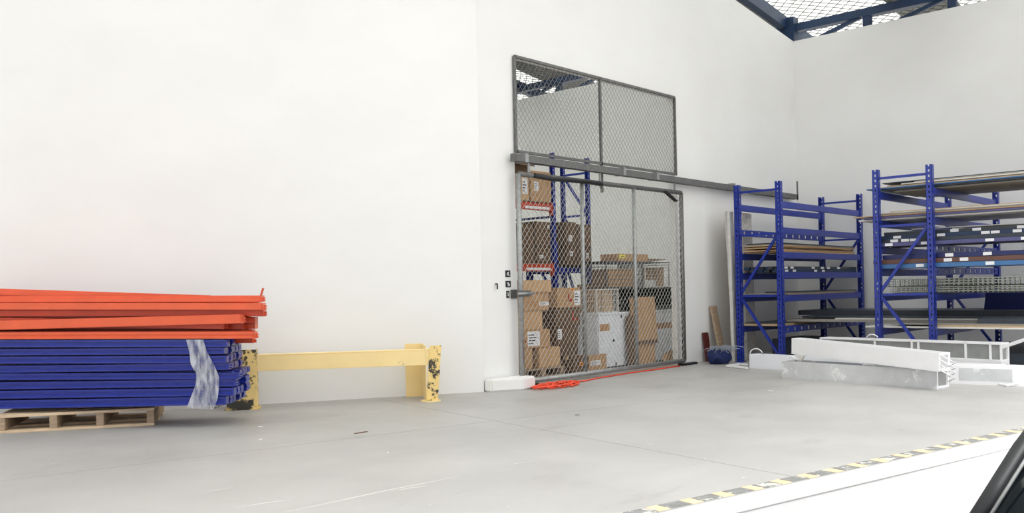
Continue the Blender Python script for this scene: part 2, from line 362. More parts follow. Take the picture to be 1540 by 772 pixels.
# lattice girder along the right wall
zc = ZT + .24
MB().bar((XC + .1, .2, zc), (XC + .1, 19.6, zc), .12, .13).build('girder_chord', M_STEEL, ceil)
yv = [7.02, 5.72, 4.42, 3.12, 1.82, 8.32, 9.62, 10.92, 12.22, 13.52, 14.82]
for y in yv:
    MB().bar((XC + .1, y, ZT), (XC + .1, y, zc - .06), .10, .12, (0, 1, 0)).build('girder_post', M_STEEL, ceil)
    MB().bar((XC + .1, y + .12, zc - .05), (XC + .1, y + .80, ZT + .0), .06, .06, (1, 0, 0)).build('girder_diagonal', M_STEEL, ceil)
MB().box(XC - .02, XC + .16, 6.93, 7.12, ZT, zr(XC) - .2).build('corner_column', M_STEEL, ceil)
# wire safety netting stretched under the sheets
def chain(b, org, ax, az, wd, ht, cw, ch, r, n=4, wob=.0):
    """diamond mesh on the rectangle org + [0,wd]*ax + [0,ht]*az"""
    ax, az = Vector(ax), Vector(az); nrm = ax.cross(az).normalized(); s = ch / cw
    for sg in (1, -1):
        c = -ht / s if sg == 1 else 0.0
        c = math.floor(c / cw) * cw
        while c < (wd if sg == 1 else wd + ht / s):
            # line: z = s*(x-c) (sg=1)  or z = -s*(x-c)
            x0, x1 = (max(0, c), min(wd, c + ht / s)) if sg == 1 else (max(0, c - ht / s), min(wd, c))
            if x1 - x0 > .01:
                za, zb = sg * s * (x0 - c), sg * s * (x1 - c)
                p = Vector(org) + ax * x0 + az * za + nrm * wob * sg; q = Vector(org) + ax * x1 + az * zb + nrm * wob * sg
                b.tube(p, q, r, n, caps=False)
            c += cw
    return b
sl_ax = Vector((-1, 0, SL)).normalized()
chain(MB(), (X1R - .3, 1.0, zr(X1R - .3) - .03), (0, 1, 0), sl_ax, 17, 8.5, .2, .2, .009, 3).build('safety_netting', M_WIRE, ceil, kind='stuff')

# ================================================================== LEFT: stacked rack steel, pallet, guard rail
# pallet
pc = onz(232, 640); pd = Vector((-.845, .535, 0)).normalized(); pn = Vector((-pd.y, pd.x, 0))
if pn.dot(FW) < 0: pn = -pn
pal = thing('wooden_pallet', 'pale wooden pallet under the bundle of blue steel bars', 'pallet', pc)
PL, PW = 1.215, .80
def pbox(u0, u1, v0, v1, z0, z1): return MB().obox(pc + pd * u0 + pn * v0 + UP * z0, pd * (u1 - u0), pn * (v1 - v0), UP * (z1 - z0))
for v in (0, .335, .67): pbox(0, PL, v, v + .11, 0, .022).build('bottom_board', M_WOOD, pal, bevel=.003)
for u in (0, .40, .76, PL - .06): pbox(u, u + .06, .0, PW - .005, .022, .128).build('stringer', M_WOOD2, pal, bevel=.003)
for v in (0, .14, .28, .42, .56, .69): pbox(0, PL, v, v + .105, .128, .152).build('deck_board', M_WOOD, pal, bevel=.003)

# the bundle faces the camera squarely: along RT, back along FW
DF = 7.60
def fpt(px, py, back=0.0):              # pixel -> point on the bundle's front plane, moved straight back
    return CAM + ray(px, py) * DF + FW * back
SXP = DF / F
def stepbar(hh, dd):                    # rack step-beam profile (side, up), side + is away from the camera when swept left to right
    return [(-dd / 2, -hh / 2), (dd / 2, -hh / 2), (dd / 2, hh / 2), (-dd * .12, hh / 2), (-dd * .12, hh * .20), (-dd / 2, hh * .12)]
def ribbed(hh, dd):
    e = dd * .20; a = -dd / 2
    return [(a, -hh / 2), (dd / 2, -hh / 2), (dd / 2, hh / 2), (a, hh / 2), (a, hh * .24), (a + e, hh * .14), (a + e, -hh * .10), (a, -hh * .20)]
# profile side axis: d x up. Sweeping along -RT (to the left): side = (-RT) x UP
ordn = ['topmost', 'second from top', 'third from top', 'fourth from top', 'fifth from top', 'sixth from top', 'seventh from top', 'lowest']
ylines = [511, 523.3, 534.6, 547, 559, 570.5, 583, 596.5, 611]
ends = [339, 334, 338, 341, 357, 352, 349, 337]
PR = 0.075
zb0 = .153
def bar_row(i, back):
    yt, yb = ylines[i], ylines[i + 1]; hh = (yb - yt) * SXP - .010
    ym = (yt + yb) / 2
    return ym, hh
for i in range(8):
    ym, hh = bar_row(i, 0)
    tilt = (0, 1.5, -1, 2.5, -2.5, 1, 0, 1)[i]
    for c in range(7):
        if i == 0 and c in (3, 4): continue
        bk = .045 + c * .088 + (.004, .012, 0, .010, -.006, .006, 0, .008)[i]
        ex = ends[i] if c == 0 else ends[i] - random.choice([0, 6, 12, -3, 4])
        p = fpt(ex, ym - (tilt if c == 0 else 0) * .4, bk); yl_ = 511 + (ym - 511) * 1.06; q = fpt(-95 - random.random() * 12, yl_ + (yl_ - ym) * .27 + (tilt if c == 0 else 0) * .5, bk)
        t_ = thing('steel_bar', ('%s blue bar on the front face of the wrapped bundle' % ordn[i]) if c == 0 else 'blue bar stacked behind the front row of the wrapped bundle', 'steel bar', (p.x, p.y, p.z - hh / 2), 'blue bars in the bundle on the pallet' if c == 0 else 'blue bars behind the front row')
        pr = [(-a, b_) for a, b_ in ribbed(hh, .082)]
        MB().prism(pr, q, p).build('bar_body', M_BBAR, t_, bevel=.005)
        if c == 0:
            d_ = (p - q).normalized()
            MB().bar(p - d_ * .004, p + d_ * .012, .078, hh * .94).build('end_plate', M_BBAR, t_, bevel=.002)
            if i in (3, 4, 5):
                for s_ in (-.2, .2): MB().bar(p + d_ * .012 + UP * hh * s_, p + d_ * .03 + UP * hh * s_, .012, hh * .16).build('hook', M_BBAR, t_)
# cloudy stretch film round the bundle
wr = MB(); 
def strip(pts_l, pts_r, back, m=6):
    vs = []; n = len(pts_l)
    for a, b_ in zip(pts_l, pts_r):
        for k in range(m + 1):
            f = k / m; vs.append(fpt(a[0] + (b_[0] - a[0]) * f, a[1] + (b_[1] - a[1]) * f, back - .006 * math.sin(f * 9 + a[1])))
    wr.add(vs, [(r * (m + 1) + k, r * (m + 1) + k + 1, (r + 1) * (m + 1) + k + 1, (r + 1) * (m + 1) + k) for r in range(n - 1) for k in range(m)])
strip([(281, 511), (286, 530), (288, 548), (296, 563), (295, 580), (288, 597), (281, 614)], [(306, 511), (312, 530), (322, 548), (330, 566), (330, 582), (328, 600), (322, 616)], -.013)
# over the top and down behind
a0, a1 = fpt(281, 511, -.013), fpt(306, 511, -.013)
wr.add([a0, a1, a1 + FW * .65, a0 + FW * .65], [(0, 1, 2, 3)])
a2, a3 = fpt(281, 614, -.013), fpt(322, 616, -.013)
wr.add([a2, a3, a3 + FW * .65, a2 + FW * .65], [(0, 1, 2, 3)])
wr.add([a0 + FW * .65, a1 + FW * .65, a3 + FW * .65, a2 + FW * .65], [(0, 1, 2, 3)])
tag(wr.build('stretch_wrap', M_WRAP, smooth=True), 'cloudy plastic film wound round the end of the blue bars', 'plastic wrap')

# orange beams piled on the blue bundle: (left y, right end x, right y, height px, back, material, profile)
def obeam(label, yl, xr, yr, hpx, back, m=M_ORANGE, plate=True, hooks=True, prof=None, xl=-95, dd=.085, group='orange beams piled on the blue bundle'):
    sl_ = (yr - yl) / xr
    hh = hpx * SXP; p = fpt(xr, yr, back); q = fpt(xl, yl + sl_ * xl, back)
    t_ = thing('rack_crossbar', label, 'steel beam', (p.x, p.y, p.z - hh / 2), group)
    pr = prof or [(-dd / 2, -hh / 2), (dd / 2, -hh / 2), (dd / 2, hh / 2), (-dd / 2, hh / 2)]
    MB().prism([(-a, b_) for a, b_ in pr], q, p).build('beam_body', m, t_, bevel=.004)
    d_ = (p - q).normalized()
    if plate:
        MB().bar(p, p + d_ * .006, dd + .012, hh * 1.02).build('end_plate', m, t_, bevel=.001)
        if hooks:
            for s_ in (-.28, .05):
                MB().bar(p + d_ * .006 + UP * hh * s_, p + d_ * .026 + UP * hh * s_, .010, .014).build('hook', m, t_)
    return t_
stp = lambda hpx, dd=.085: [(-dd / 2, -hpx * SXP / 2), (dd / 2, -hpx * SXP / 2), (dd / 2, hpx * SXP / 2), (-dd * .2, hpx * SXP / 2), (-dd * .2, hpx * SXP * .18), (-dd / 2, hpx * SXP * .12)]
obeam('lowest orange beam lying straight on the blue bars at the front', 505.5, 381, 504.5, 10.5, .06, prof=[(-.0425, -10.5 * SXP / 2), (.0425, -10.5 * SXP / 2), (.0425, 10.5 * SXP / 2), (-.0425, 10.5 * SXP / 2), (-.0425, .006), (-.036, .002), (-.036, -.004), (-.0425, -.008)])
obeam('orange beam slanting up to the right across the pile', 489.6, 362, 479.8, 13.8, .05)
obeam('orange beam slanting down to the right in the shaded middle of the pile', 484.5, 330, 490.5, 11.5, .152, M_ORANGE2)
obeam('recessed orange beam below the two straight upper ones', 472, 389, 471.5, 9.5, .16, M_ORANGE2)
obeam('straight orange beam with a bent hook on its right end', 461, 393, 461.3, 10.3, .07)
ub = obeam('uppermost straight orange beam at the front of the pile', 450.4, 389, 449.6, 9.8, .11, prof=stp(9.8))
obeam('orange beam at the back of the pile sloping down to the right', 440, 300, 449.5, 10, .21)
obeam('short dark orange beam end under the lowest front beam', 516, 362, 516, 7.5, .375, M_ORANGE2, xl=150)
for i, (yl, xr, yr, hp, bk) in enumerate([(447, 372, 452, 9, .37), (458, 380, 462.6, 9, .27), (458, 366, 462.6, 9, .37), (469, 384, 473, 9, .27), (469, 376, 473, 9, .37), (480, 371, 483.4, 9, .27), (480, 366, 483.4, 9, .37), (491.5, 352, 493.2, 8.5, .27), (491.5, 366, 493.2, 8.5, .37), (504.3, 372, 503.8, 10, .17), (504.3, 366, 503.8, 10, .28), (504.3, 360, 503.8, 10, .385), (452.5, 360, 457.3, 9.5, .49), (463.5, 356, 467.8, 9.5, .49), (474.5, 350, 478.2, 9.5, .49), (485.8, 354, 488.5, 9.5, .49), (497.5, 350, 498.8, 9.5, .49)]):
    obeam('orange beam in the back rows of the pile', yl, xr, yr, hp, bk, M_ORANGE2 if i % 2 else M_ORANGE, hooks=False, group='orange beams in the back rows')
# bent lug standing up at the end of the pile
p = fpt(387, 445, .11); q = fpt(390.5, 433.5, .11)
MB().bar(p, q, .012, .034, FW).build('bent_lug', M_ORANGE2, ub, bevel=.002)

# yellow guard rail
gl, gr = onz(362, 617), onz(646, 604.5)
gd = (gr - gl).normalized(); gn = Vector((-gd.y, gd.x, 0))
if gn.dot(FW) < 0: gn = -gn
gb = thing('guard_rail', 'chipped yellow steel guard rail standing along the white wall', 'guard rail', (gl + gr) / 2)
GL_ = (gr - gl).length
def gbox(u0, u1, v0, v1, z0, z1): return MB().obox(gl + gd * u0 + gn * v0 + UP * z0, gd * (u1 - u0), gn * (v1 - v0), UP * (z1 - z0))
# left post: bent angle plate, front leg and side leg
gbox(0, .155, -.0, .010, .008, .575).build('post_front_plate', M_YELW, gb, bevel=.002)
gbox(-.13, .0, .0, .010, .008, .57).build('post_wing_plate', M_YELW, gb, bevel=.002)
gbox(-.13, -.12, .010, .24, .008, .57).build('post_side_plate', M_YELW, gb, bevel=.002)
gbox(.145, .155, .010, .16, .008, .575).build('post_inner_plate', M_YELW, gb, bevel=.002)
gbox(-.15, .175, -.02, .26, 0, .008).build('foot_plate', M_YELW, gb, bevel=.002)
# right post leans out slightly
lean = gd * .045
def gplate(u0, u1, v0, v1, z0, z1, ln):
    b_ = MB(); o = gl + gd * u0 + gn * v0 + UP * z0
    return b_.obox(o, gd * (u1 - u0), gn * (v1 - v0), UP * (z1 - z0) + ln)
gplate(GL_ - .03, GL_ + .085, 0, .010, .008, .56, lean).build('post_front_plate', M_YELW, gb, bevel=.002)
gplate(GL_ - .03, GL_ - .02, .010, .42, .008, .56, lean * .6 - gd * .03).build('post_side_plate', M_YEL, gb, bevel=.002)
gplate(GL_ - .20, GL_ - .03, .42, .43, .008, .56, lean * .6 - gd * .03).build('post_wing_plate', M_YEL, gb, bevel=.002)
fp = MB(); ctr = gl + gd * (GL_ + .02) + gn * .05
fp.slab([ctr + gd * .10 * math.cos(a * math.pi / 8) + gn * .10 * math.sin(a * math.pi / 8) for a in range(16)], 0, .012).build('foot_plate', M_YEL, gb)
# beam: box rail with a top flange
gbox(.155, GL_ + .05, .012, .022, .365, .512).build('rail_web', M_YEL, gb, bevel=.003)
gbox(.155, GL_ + .03, .012, .13, .512, .524).build('rail_top_flange', M_YEL, gb, bevel=.003)
gbox(.155, GL_ - .045, .022, .12, .365, .375).build('rail_bottom_flange', M_YEL, gb, bevel=.003)
gbox(.30, GL_ - .02, .118, .128, .375, .512).build('rail_back_web', M_YEL, gb)

# ================================================================== GATE
def tubeframe(parent, pts, r, m, name): 
    return MB().tube(pts[0], pts[1], r, 10).build(name, m, parent, smooth=False)
YU = YG - .025
up = thing('mesh_panel', 'fixed chain link panel above the sliding gate track', 'mesh panel', (9.27, YU, 2.62))
for a, b_ in (((OX0, YU, 2.65), (OX0, YU, OZ1)), ((OX1, YU, 2.65), (OX1, YU, OZ1)), ((OX0, YU, OZ1), (OX1, YU, OZ1)), ((OX0, YU, 2.665), (OX1, YU, 2.665))):
    MB().bar(a, b_, .03, .03, (0, 1, 0)).build('frame_tube', M_GALVD, up)
xm = ony(903, 180, YU).x
MB().bar((xm, YU, 2.3), (xm, YU, OZ1), .03, .03, (0, 1, 0)).build('mullion', M_GALVD, up)
chain(MB(), (OX0, YU + .01, 2.67), (1, 0, 0), (0, 0, 1), OX1 - OX0, OZ1 - 2.67, .072, .088, .0028, 4, .0028).build('chain_link', M_WIRE, up, kind='stuff')
YS = YG - .10
gate = thing('sliding_gate', 'sliding chain link gate of galvanised tube across the store opening', 'gate', (9.4, YS, .03))
g0 = ony(780, 300, YS).x; g1 = ony(1026, 400, YS).x; gz0, gz1 = .065, 2.40
R_ = .03
MB().tube((g0, YS, gz0), (g0, YS, gz1), R_, 12).build('post', M_GALV, gate, smooth=True)
MB().tube((g1, YS, gz0), (g1, YS, gz1), R_ * .9, 12).build('post', M_GALVD, gate, smooth=True)
MB().bar((g1 + .042, YS + .01, gz0), (g1 + .042, YS + .01, gz1), .02, .03, (0, 1, 0)).build('edge_strip', M_RUST, gate)
MB().tube((g0, YS, gz1), (g1, YS, gz1), R_, 12).build('top_rail', M_GALVD, gate, smooth=True)
MB().tube((g0, YS, gz0), (g1, YS, gz0), R_, 12).build('bottom_rail', M_GALV, gate, smooth=True)
for px in (877.5, 955.5):
    x = ony(px, 420, YS).x
    MB().tube((x, YS, gz0), (x, YS, gz1), R_ * .85, 12).build('mullion', M_GALV, gate, smooth=True)
chain(MB(), (g0, YS - .012, gz0), (1, 0, 0), (0, 0, 1), g1 - g0, gz1 - gz0, .076, .09, .003, 4, .003).build('chain_link', M_WIREG, gate, kind='stuff')
for px in (795, 902, 1014):
    x = ony(px, 250, YS).x
    hb = MB().bar((x, YS, gz1 - .02), (x, YS, 2.575), .035, .012, (0, 1, 0)).build('hanger', M_GALV, gate)
    MB().tube((x, YS - .014, 2.567), (x, YS + .014, 2.567), .026, 12).build('roller', M_DARK, hb)
xa, xb = ony(1000, 288, YS - .05), ony(1017, 303, YS - .05)
MB().bar(xa, xb, .012, .06, (0, 1, 0)).build('corner_strap', M_DARK, gate)
xa, xb = ony(804, 264, YS - .04), ony(905, 277, YS - .04)
MB().path([xa, xa.lerp(xb, .25) + UP * -.012, xa.lerp(xb, .5), xa.lerp(xb, .75) + UP * .008, xb], .03, 8).build('rubber_sleeve', M_DARK, gate, smooth=True)
zl = ony(785, 442, YS).z
MB().box(g0 - .075, g0 + .13, YS - .045, YS - .03, zl - .035, zl + .035).build('latch_plate', M_GALVD, gate, bevel=.004)
MB().tube((g0 - .10, YS - .052, zl), (g0 + .16, YS - .052, zl), .014, 8).build('latch_bolt', M_GALV, gate, smooth=True)
MB().box(g0 - .05, g0 + .25, YS - .05, YS + .04, .0, .03).build('floor_guide', M_DARK, gate, bevel=.006)
MB().box(g1 - .12, g1 + .26, YS - .06, YS + .03, .0, .03).build('floor_guide', M_DARK, gate, bevel=.006)
# strike plate on the jamb
st_ = ony(772.5, 442.5, YG - .012)
tag(MB().box(st_.x - .045, st_.x + .06, YG - .016, YG, st_.z - .05, st_.z + .05).build('strike_plate', M_GALVD, bevel=.004), 'small grey strike plate on the jamb beside the gate latch', 'latch plate')
# track
tr = thing('gate_track', 'long galvanised overhead track of the sliding gate on the wall', 'gate track', (11, YS, 2.55))
t0, t1 = 7.50, 14.5; ty = YS + .0
c_ = [(-.045, -.04), (-.012, -.04), (-.012, -.034), (-.039, -.034), (-.039, .034), (.039, .034), (.039, -.034), (.012, -.034), (.012, -.04), (.045, -.04), (.045, .04), (-.045, .04)]
MB().prism(c_, (t0, ty, 2.575), (t1, ty, 2.555)).build('channel', M_GALVD, tr)
for px in (788, 935, 985, 1100):
    x = ony(px, 250, ty).x
    MB().box(x - .03, x + .03, ty - .05, YG - .001, 2.53, 2.535 + .095).build('wall_bracket', M_GALV, tr, bevel=.003)
MB().box(t1 - .05, t1, ty - .045, ty - .037, 2.50, 2.82).build('end_stop', M_GALVD, tr, bevel=.003)
MB().box(t0 - .012, t0, ty - .047, ty + .047, 2.53, 2.62).build('end_stop', M_GALVD, tr, bevel=.003)
# little wall plates
def plate_sign(px, py, wpx, hpx, label, marks):
    c = ony(px, py, YG - .006); s = 10.3 / F / .74
    hw, hh = wpx * s / 2, hpx * 10.3 / F / 2
    t_ = thing('notice_plate', label, 'wall plate', (c.x, YG, c.z - hh), 'small black plates beside the gate')
    MB().box(c.x - hw, c.x + hw, YG - .007, YG, c.z - hh, c.z + hh).build('plate', M_INK, t_)
    for (a, b_, w_, h_, r_) in marks:
        o = MB(); cc = Vector((c.x + a * hw, YG - .0075, c.z + b_ * hh)); ca, sa = math.cos(r_), math.sin(r_)
        ex, ez = Vector((ca, 0, sa)) * (w_ * hw), Vector((-sa, 0, ca)) * (h_ * hh)
        o.plate([cc - ex - ez, cc + ex - ez, cc + ex + ez, cc - ex + ez], .0008).build('pictogram', M_LABEL, t_)
plate_sign(764, 412, 7.5, 10, 'topmost small black plate with white marks beside the gate', [(.0, .35, .5, .12, .5), (.15, -.05, .14, .45, .3), (-.35, -.2, .14, .3, -.2), (.35, -.4, .2, .2, .4)])
plate_sign(764.5, 427.5, 8, 9.5, 'middle small black plate with white marks beside the gate', [(-.3, .3, .3, .12, 0), (.2, .1, .14, .5, .6), (-.1, -.35, .14, .3, -.5), (.45, -.3, .12, .3, .2)])
plate_sign(764, 443, 4.5, 10.5, 'narrow lowest black plate with a white mark beside the gate', [(.0, .2, .2, .4, .3), (.1, -.35, .4, .12, -.6)])
c = ony(745, 430, YG); s_ = MB().tube((c.x, c.y - .0, c.z + .02), (c.x, c.y - .03, c.z + .02), .008, 6); s_.tube((c.x, c.y - .03, c.z + .024), (c.x, c.y - .03, c.z - .04), .008, 6)
tag(s_.build('wall_hook', M_INK), 'tiny black hook on the white wall left of the plates', 'hook')

# ================================================================== STORE BEHIND THE GATE
def carton(label, x0, x1, y0, y1, z0, z1, m=M_CARD, rot=0.0, tape=True, flaps=False, tags=(), group='cardboard boxes in the store', name='cardboard_box', tilt=0.0):
    c = Vector(((x0 + x1) / 2, (y0 + y1) / 2, z0)); R3 = Matrix.Rotation(rot, 3, 'Z') @ Matrix.Rotation(tilt, 3, 'Y')
    t_ = thing(name, label, 'box', c, group)
    hx, hy, hz = (x1 - x0) / 2, (y1 - y0) / 2, z1 - z0
    def B(a0, a1, b0, b1, c0, c1):
        return MB().obox(c + R3 @ Vector((a0, b0, c0)), R3 @ Vector((a1 - a0, 0, 0)), R3 @ Vector((0, b1 - b0, 0)), R3 @ Vector((0, 0, c1 - c0)))
    B(-hx, hx, -hy, hy, 0, hz).build('box_body', m, t_, bevel=min(.008, hz * .08))
    if tape:
        B(-hx - .0006, hx + .0006, -.025, .025, hz - .045 if hz > .1 else hz - .02, hz + .0012).build('packing_tape', M_TAPE, t_)
    if flaps:
        for sx, an in ((-1, .5), (1, .35)):
            fl = MB(); o = c + R3 @ Vector((sx * hx, -hy, hz)); 
            fl.obox(o, R3 @ Vector((sx * .16 * math.cos(an), 0, .16 * math.sin(an))), R3 @ Vector((0, 2 * hy, 0)), R3 @ Vector((-.004 * math.sin(an) * sx, 0, .004)))
            fl.build('flap', m, t_)
        fl = MB(); fl.obox(c + R3 @ Vector((-hx, -hy, hz)), R3 @ Vector((2 * hx, 0, 0)), R3 @ Vector((0, -.12, -.10)), R3 @ Vector((0, -.003, .004))); fl.build('flap', m, t_)
    for (kind, a, b_, w_, h_) in tags:      # on the front face, fractions of the face
        xx, zz, ww, hh = -hx + a * 2 * hx, b_ * hz, w_ * 2 * hx, h_ * hz
        mm = {'white': M_LABEL, 'orange': M_ORTAG, 'yellow': M_YTAG, 'red': M_RED, 'tape': M_TAPEB}[kind]
        if kind == 'red':
            B(xx, xx + ww, -hy - .0012, -hy, zz, zz + hh * .25).build('red_print', mm, t_)
            B(xx, xx + ww * .3, -hy - .0012, -hy, zz, zz + hh).build('red_print', mm, t_)
        else:
            l_ = B(xx, xx + ww, -hy - .0015, -hy, zz, zz + hh).build({'white': 'paper_label', 'orange': 'sticker', 'yellow': 'sticker', 'tape': 'tape_patch'}[kind], mm, t_)
            if kind == 'white':
                BASE[l_.name] = BASE[t_.name]
                nl_ = 4
                for k in range(nl_):
                    z_ = zz + hh * (.16 + .19 * k); f = .45 + .4 * ((k * 37) % 5) / 5
                    B(xx + ww * .08, xx + ww * (.08 + f * .85), -hy - .0025, -hy - .0015, z_, z_ + hh * .07).build('print_line', M_INK, l_)
            if kind in ('orange', 'yellow'):
                B(xx + ww * .2, xx + ww * .8, -hy - .0025, -hy - .0015, zz + hh * .35, zz + hh * .6).build('print_line', M_INK, l_)
    return t_
def X(px, y, py=480): return ony(px, py, y).x
def Z(px, py, y): return ony(px, py, y).z
# pallet with the left column of boxes, just inside the gate
Yp = 7.42
pz = thing('wooden_pallet', 'low wooden pallet behind the gate under the left column of boxes', 'pallet', (8.5, 7.75, 0))
xpl, xpr = X(781, Yp), X(846, Yp)
for y in (Yp - .02, Yp + .3, Yp + .62): MB().box(xpl, xpr, y, y + .09, 0, .02).build('bottom_board', M_WOOD2, pz)
for x in (xpl, (xpl + xpr) / 2 - .04, xpr - .08): MB().box(x, x + .08, Yp - .02, Yp + .71, .02, .10).build('stringer', M_WOOD2, pz)
for i in range(5): MB().box(xpl, xpr, Yp - .02 + i * .15, Yp + .10 + i * .15, .10, .12).build('deck_board', M_WOOD2, pz)
z1 = Z(815, 523, Yp)
carton('squat box at the left foot of the column behind the gate', X(779, Yp), X(800, Yp), Yp, Yp + .5, .12, z1, M_CARD)
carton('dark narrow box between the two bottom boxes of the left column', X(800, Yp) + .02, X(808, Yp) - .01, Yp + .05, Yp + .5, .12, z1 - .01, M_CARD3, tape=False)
carton('plain tan box at the right foot of the left column on the pallet', X(808, Yp), X(840, Yp), Yp - .02, Yp + .45, .12, z1 - .005, M_CARD2)
z2 = Z(810, 496, Yp)
carton('box with a big white printed sheet in the left column', X(779, Yp), X(827, Yp), Yp, Yp + .45, z1, z2, M_CARD, tags=[('white', .28, .12, .38, .8), ('red', .20, .35, .05, .3)])
z3 = Z(810, 467.5, Yp)
carton('unmarked tan box third from the floor in the left column', X(779, Yp), X(818, Yp), Yp + .02, Yp + .45, z2, z3, M_CARD2)
z4 = Z(810, 440, Yp)
carton('box with a white lettered strip under the open box', X(779, Yp), X(826, Yp), Yp, Yp + .45, z3, z4, M_CARD, tags=[('white', .68, .28, .32, .2), ('tape', .3, .28, .38, .2)], tape=False)
z5 = Z(810, 421.5, Yp)
carton('topmost box of the left column with a drooping lid edge', X(779, Yp), X(829, Yp), Yp - .02, Yp + .45, z4, z5, M_CARD2)
# second column leaning boxes
Yq = 7.53
xq0 = max(X(826, Yq), X(846, Yp) + .012); xq1 = min(X(874, Yq), X(900, 7.42) - .035)
za = Z(850, 520, Yq); zb = Z(850, 492, Yq); zc_ = Z(850, 463, Yq); zd = Z(850, 433, Yq)
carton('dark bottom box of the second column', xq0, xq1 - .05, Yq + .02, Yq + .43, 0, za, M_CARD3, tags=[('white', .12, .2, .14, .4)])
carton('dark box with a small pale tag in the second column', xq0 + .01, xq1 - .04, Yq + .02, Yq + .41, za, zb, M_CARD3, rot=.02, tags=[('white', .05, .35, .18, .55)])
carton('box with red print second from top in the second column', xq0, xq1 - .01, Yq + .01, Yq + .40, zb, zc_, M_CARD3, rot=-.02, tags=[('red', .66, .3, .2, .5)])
carton('top box of the second column with red print and a white sheet', xq0 + .02, xq1, Yq, Yq + .42, zc_, zd, M_CARD, tags=[('red', .45, .3, .18, .5), ('white', .72, .1, .26, .75), ('orange', .6, .86, .1, .1)])
# low box in front of the cabinet
Yl = 7.32
carton('low box with an orange sticker in front of the white cabinet', max(X(846, Yl, 545), X(846, Yp) + .02), X(882, Yl, 545) - .005, Yl - .05, Yl + .17, 0, Z(865, 536, Yl), M_CARD3, tags=[('orange', .38, .45, .2, .22)])
carton('low box with white lettering at the foot of the white cabinet', X(882, Yl, 545) + .02, X(911, Yl, 545), Yl - .02, Yl + .06, 0, Z(895, 534, Yl), M_CARD, tags=[('white', .1, .4, .55, .28)])
# white cabinets
Yc = 7.42
cx0, cxm, cx1 = X(900, Yc), X(954, Yc), X(1021, Yc)
czt = Z(905, 471, Yc)
def cabinet(x0, x1, label, holes, patches):
    t_ = thing('cabinet', label, 'cabinet', ((x0 + x1) / 2, Yc + .35, 0))
    MB().box(x0, x1, Yc + .02, Yc + .78, .02, czt - .03).build('carcass', M_WHITE2, t_, bevel=.004)
    d_ = MB().box(x0 + .004, x1 - .004, Yc, Yc + .018, .03, czt - .035).build('door', M_WHITE2, t_, bevel=.004)
    BASE[d_.name] = BASE[t_.name]
    MB().box(x0 - (.012 if x0 < cxm - .01 else -.002), x1 + (.0 if x1 < cx1 - .01 else .012), Yc - .012, Yc + .80, czt - .03, czt).build('top', M_WHITE2, t_, bevel=.003)
    for (a, b_) in holes:
        MB().tube((x0 + a * (x1 - x0), Yc - .002, b_ * czt), (x0 + a * (x1 - x0), Yc + .005, b_ * czt), .022, 10).build('lock_hole', M_INK, d_)
    for (a0, a1, b0, b1) in patches:
        MB().box(x0 + a0 * (x1 - x0), x0 + a1 * (x1 - x0), Yc - .003, Yc, b0 * czt, b1 * czt).build('tape_patch', M_TAPEB, d_)
cabinet(cx0, cxm, 'white cabinet with dark holes and brown tape behind the gate', [(.62, .92), (.40, .50), (.45, .08)], [(.03, .29, .68, .80), (.86, .99, .68, .80)])
cabinet(cxm + .004, cx1, 'white cabinet with a long brown tape strip by the gate edge', [], [(.45, .95, .64, .75)])
# tall cardboard sleeve leaning on the cabinets
Yf = 7.28
fx0, fx1 = X(957, Yf), X(987, Yf)
fo = thing('cardboard_sheet', 'tall folded cardboard leaning on the white cabinets', 'cardboard', ((fx0 + fx1) / 2, Yf, 0))
zt1, zm = Z(970, 447, Yf), Z(970, 512, Yf)
MB().obox((fx0, Yf - .02, zm), (fx1 - fx0, 0, 0), (0, .10, 0), (0, .04, zt1 - zm)).build('upper_panel', M_CARD, fo, bevel=.003)
MB().obox((fx0 + .0, Yf - .005, 0), (fx1 - fx0 - .05, 0, 0), (0, .08, 0), (.0, 0, zm - .05)).build('lower_panel', M_CARD, fo, bevel=.003)
MB().obox((fx0, Yf - .04, zm - .05), (fx1 - fx0 - .02, 0, 0), (0, .10, 0), (.01, .01, .05)).build('fold', M_CARD3, fo)
MB().obox((fx0 - .12, Yf + .02, 0), (.12, 0, 0), (0, .05, 0), (0, .03, zm + .35)).build('side_panel', M_CARD3, fo)
# torn cardboard scrap
Yr = 7.12
sx0, sx1 = X(999, Yr, 540), X(1026, Yr, 540)
sc = MB().plate([(sx0, Yr, .0), (sx1, Yr, .0), (sx1 - .04, Yr + .02, .09), (sx1 - .12, Yr + .03, .10), (sx1 - .17, Yr + .06, .20), (sx0 + .02, Yr + .05, .13)], .006)
tag(sc.build('cardboard_scrap', M_CARD), 'torn piece of cardboard propped at the right foot of the gate', 'cardboard')
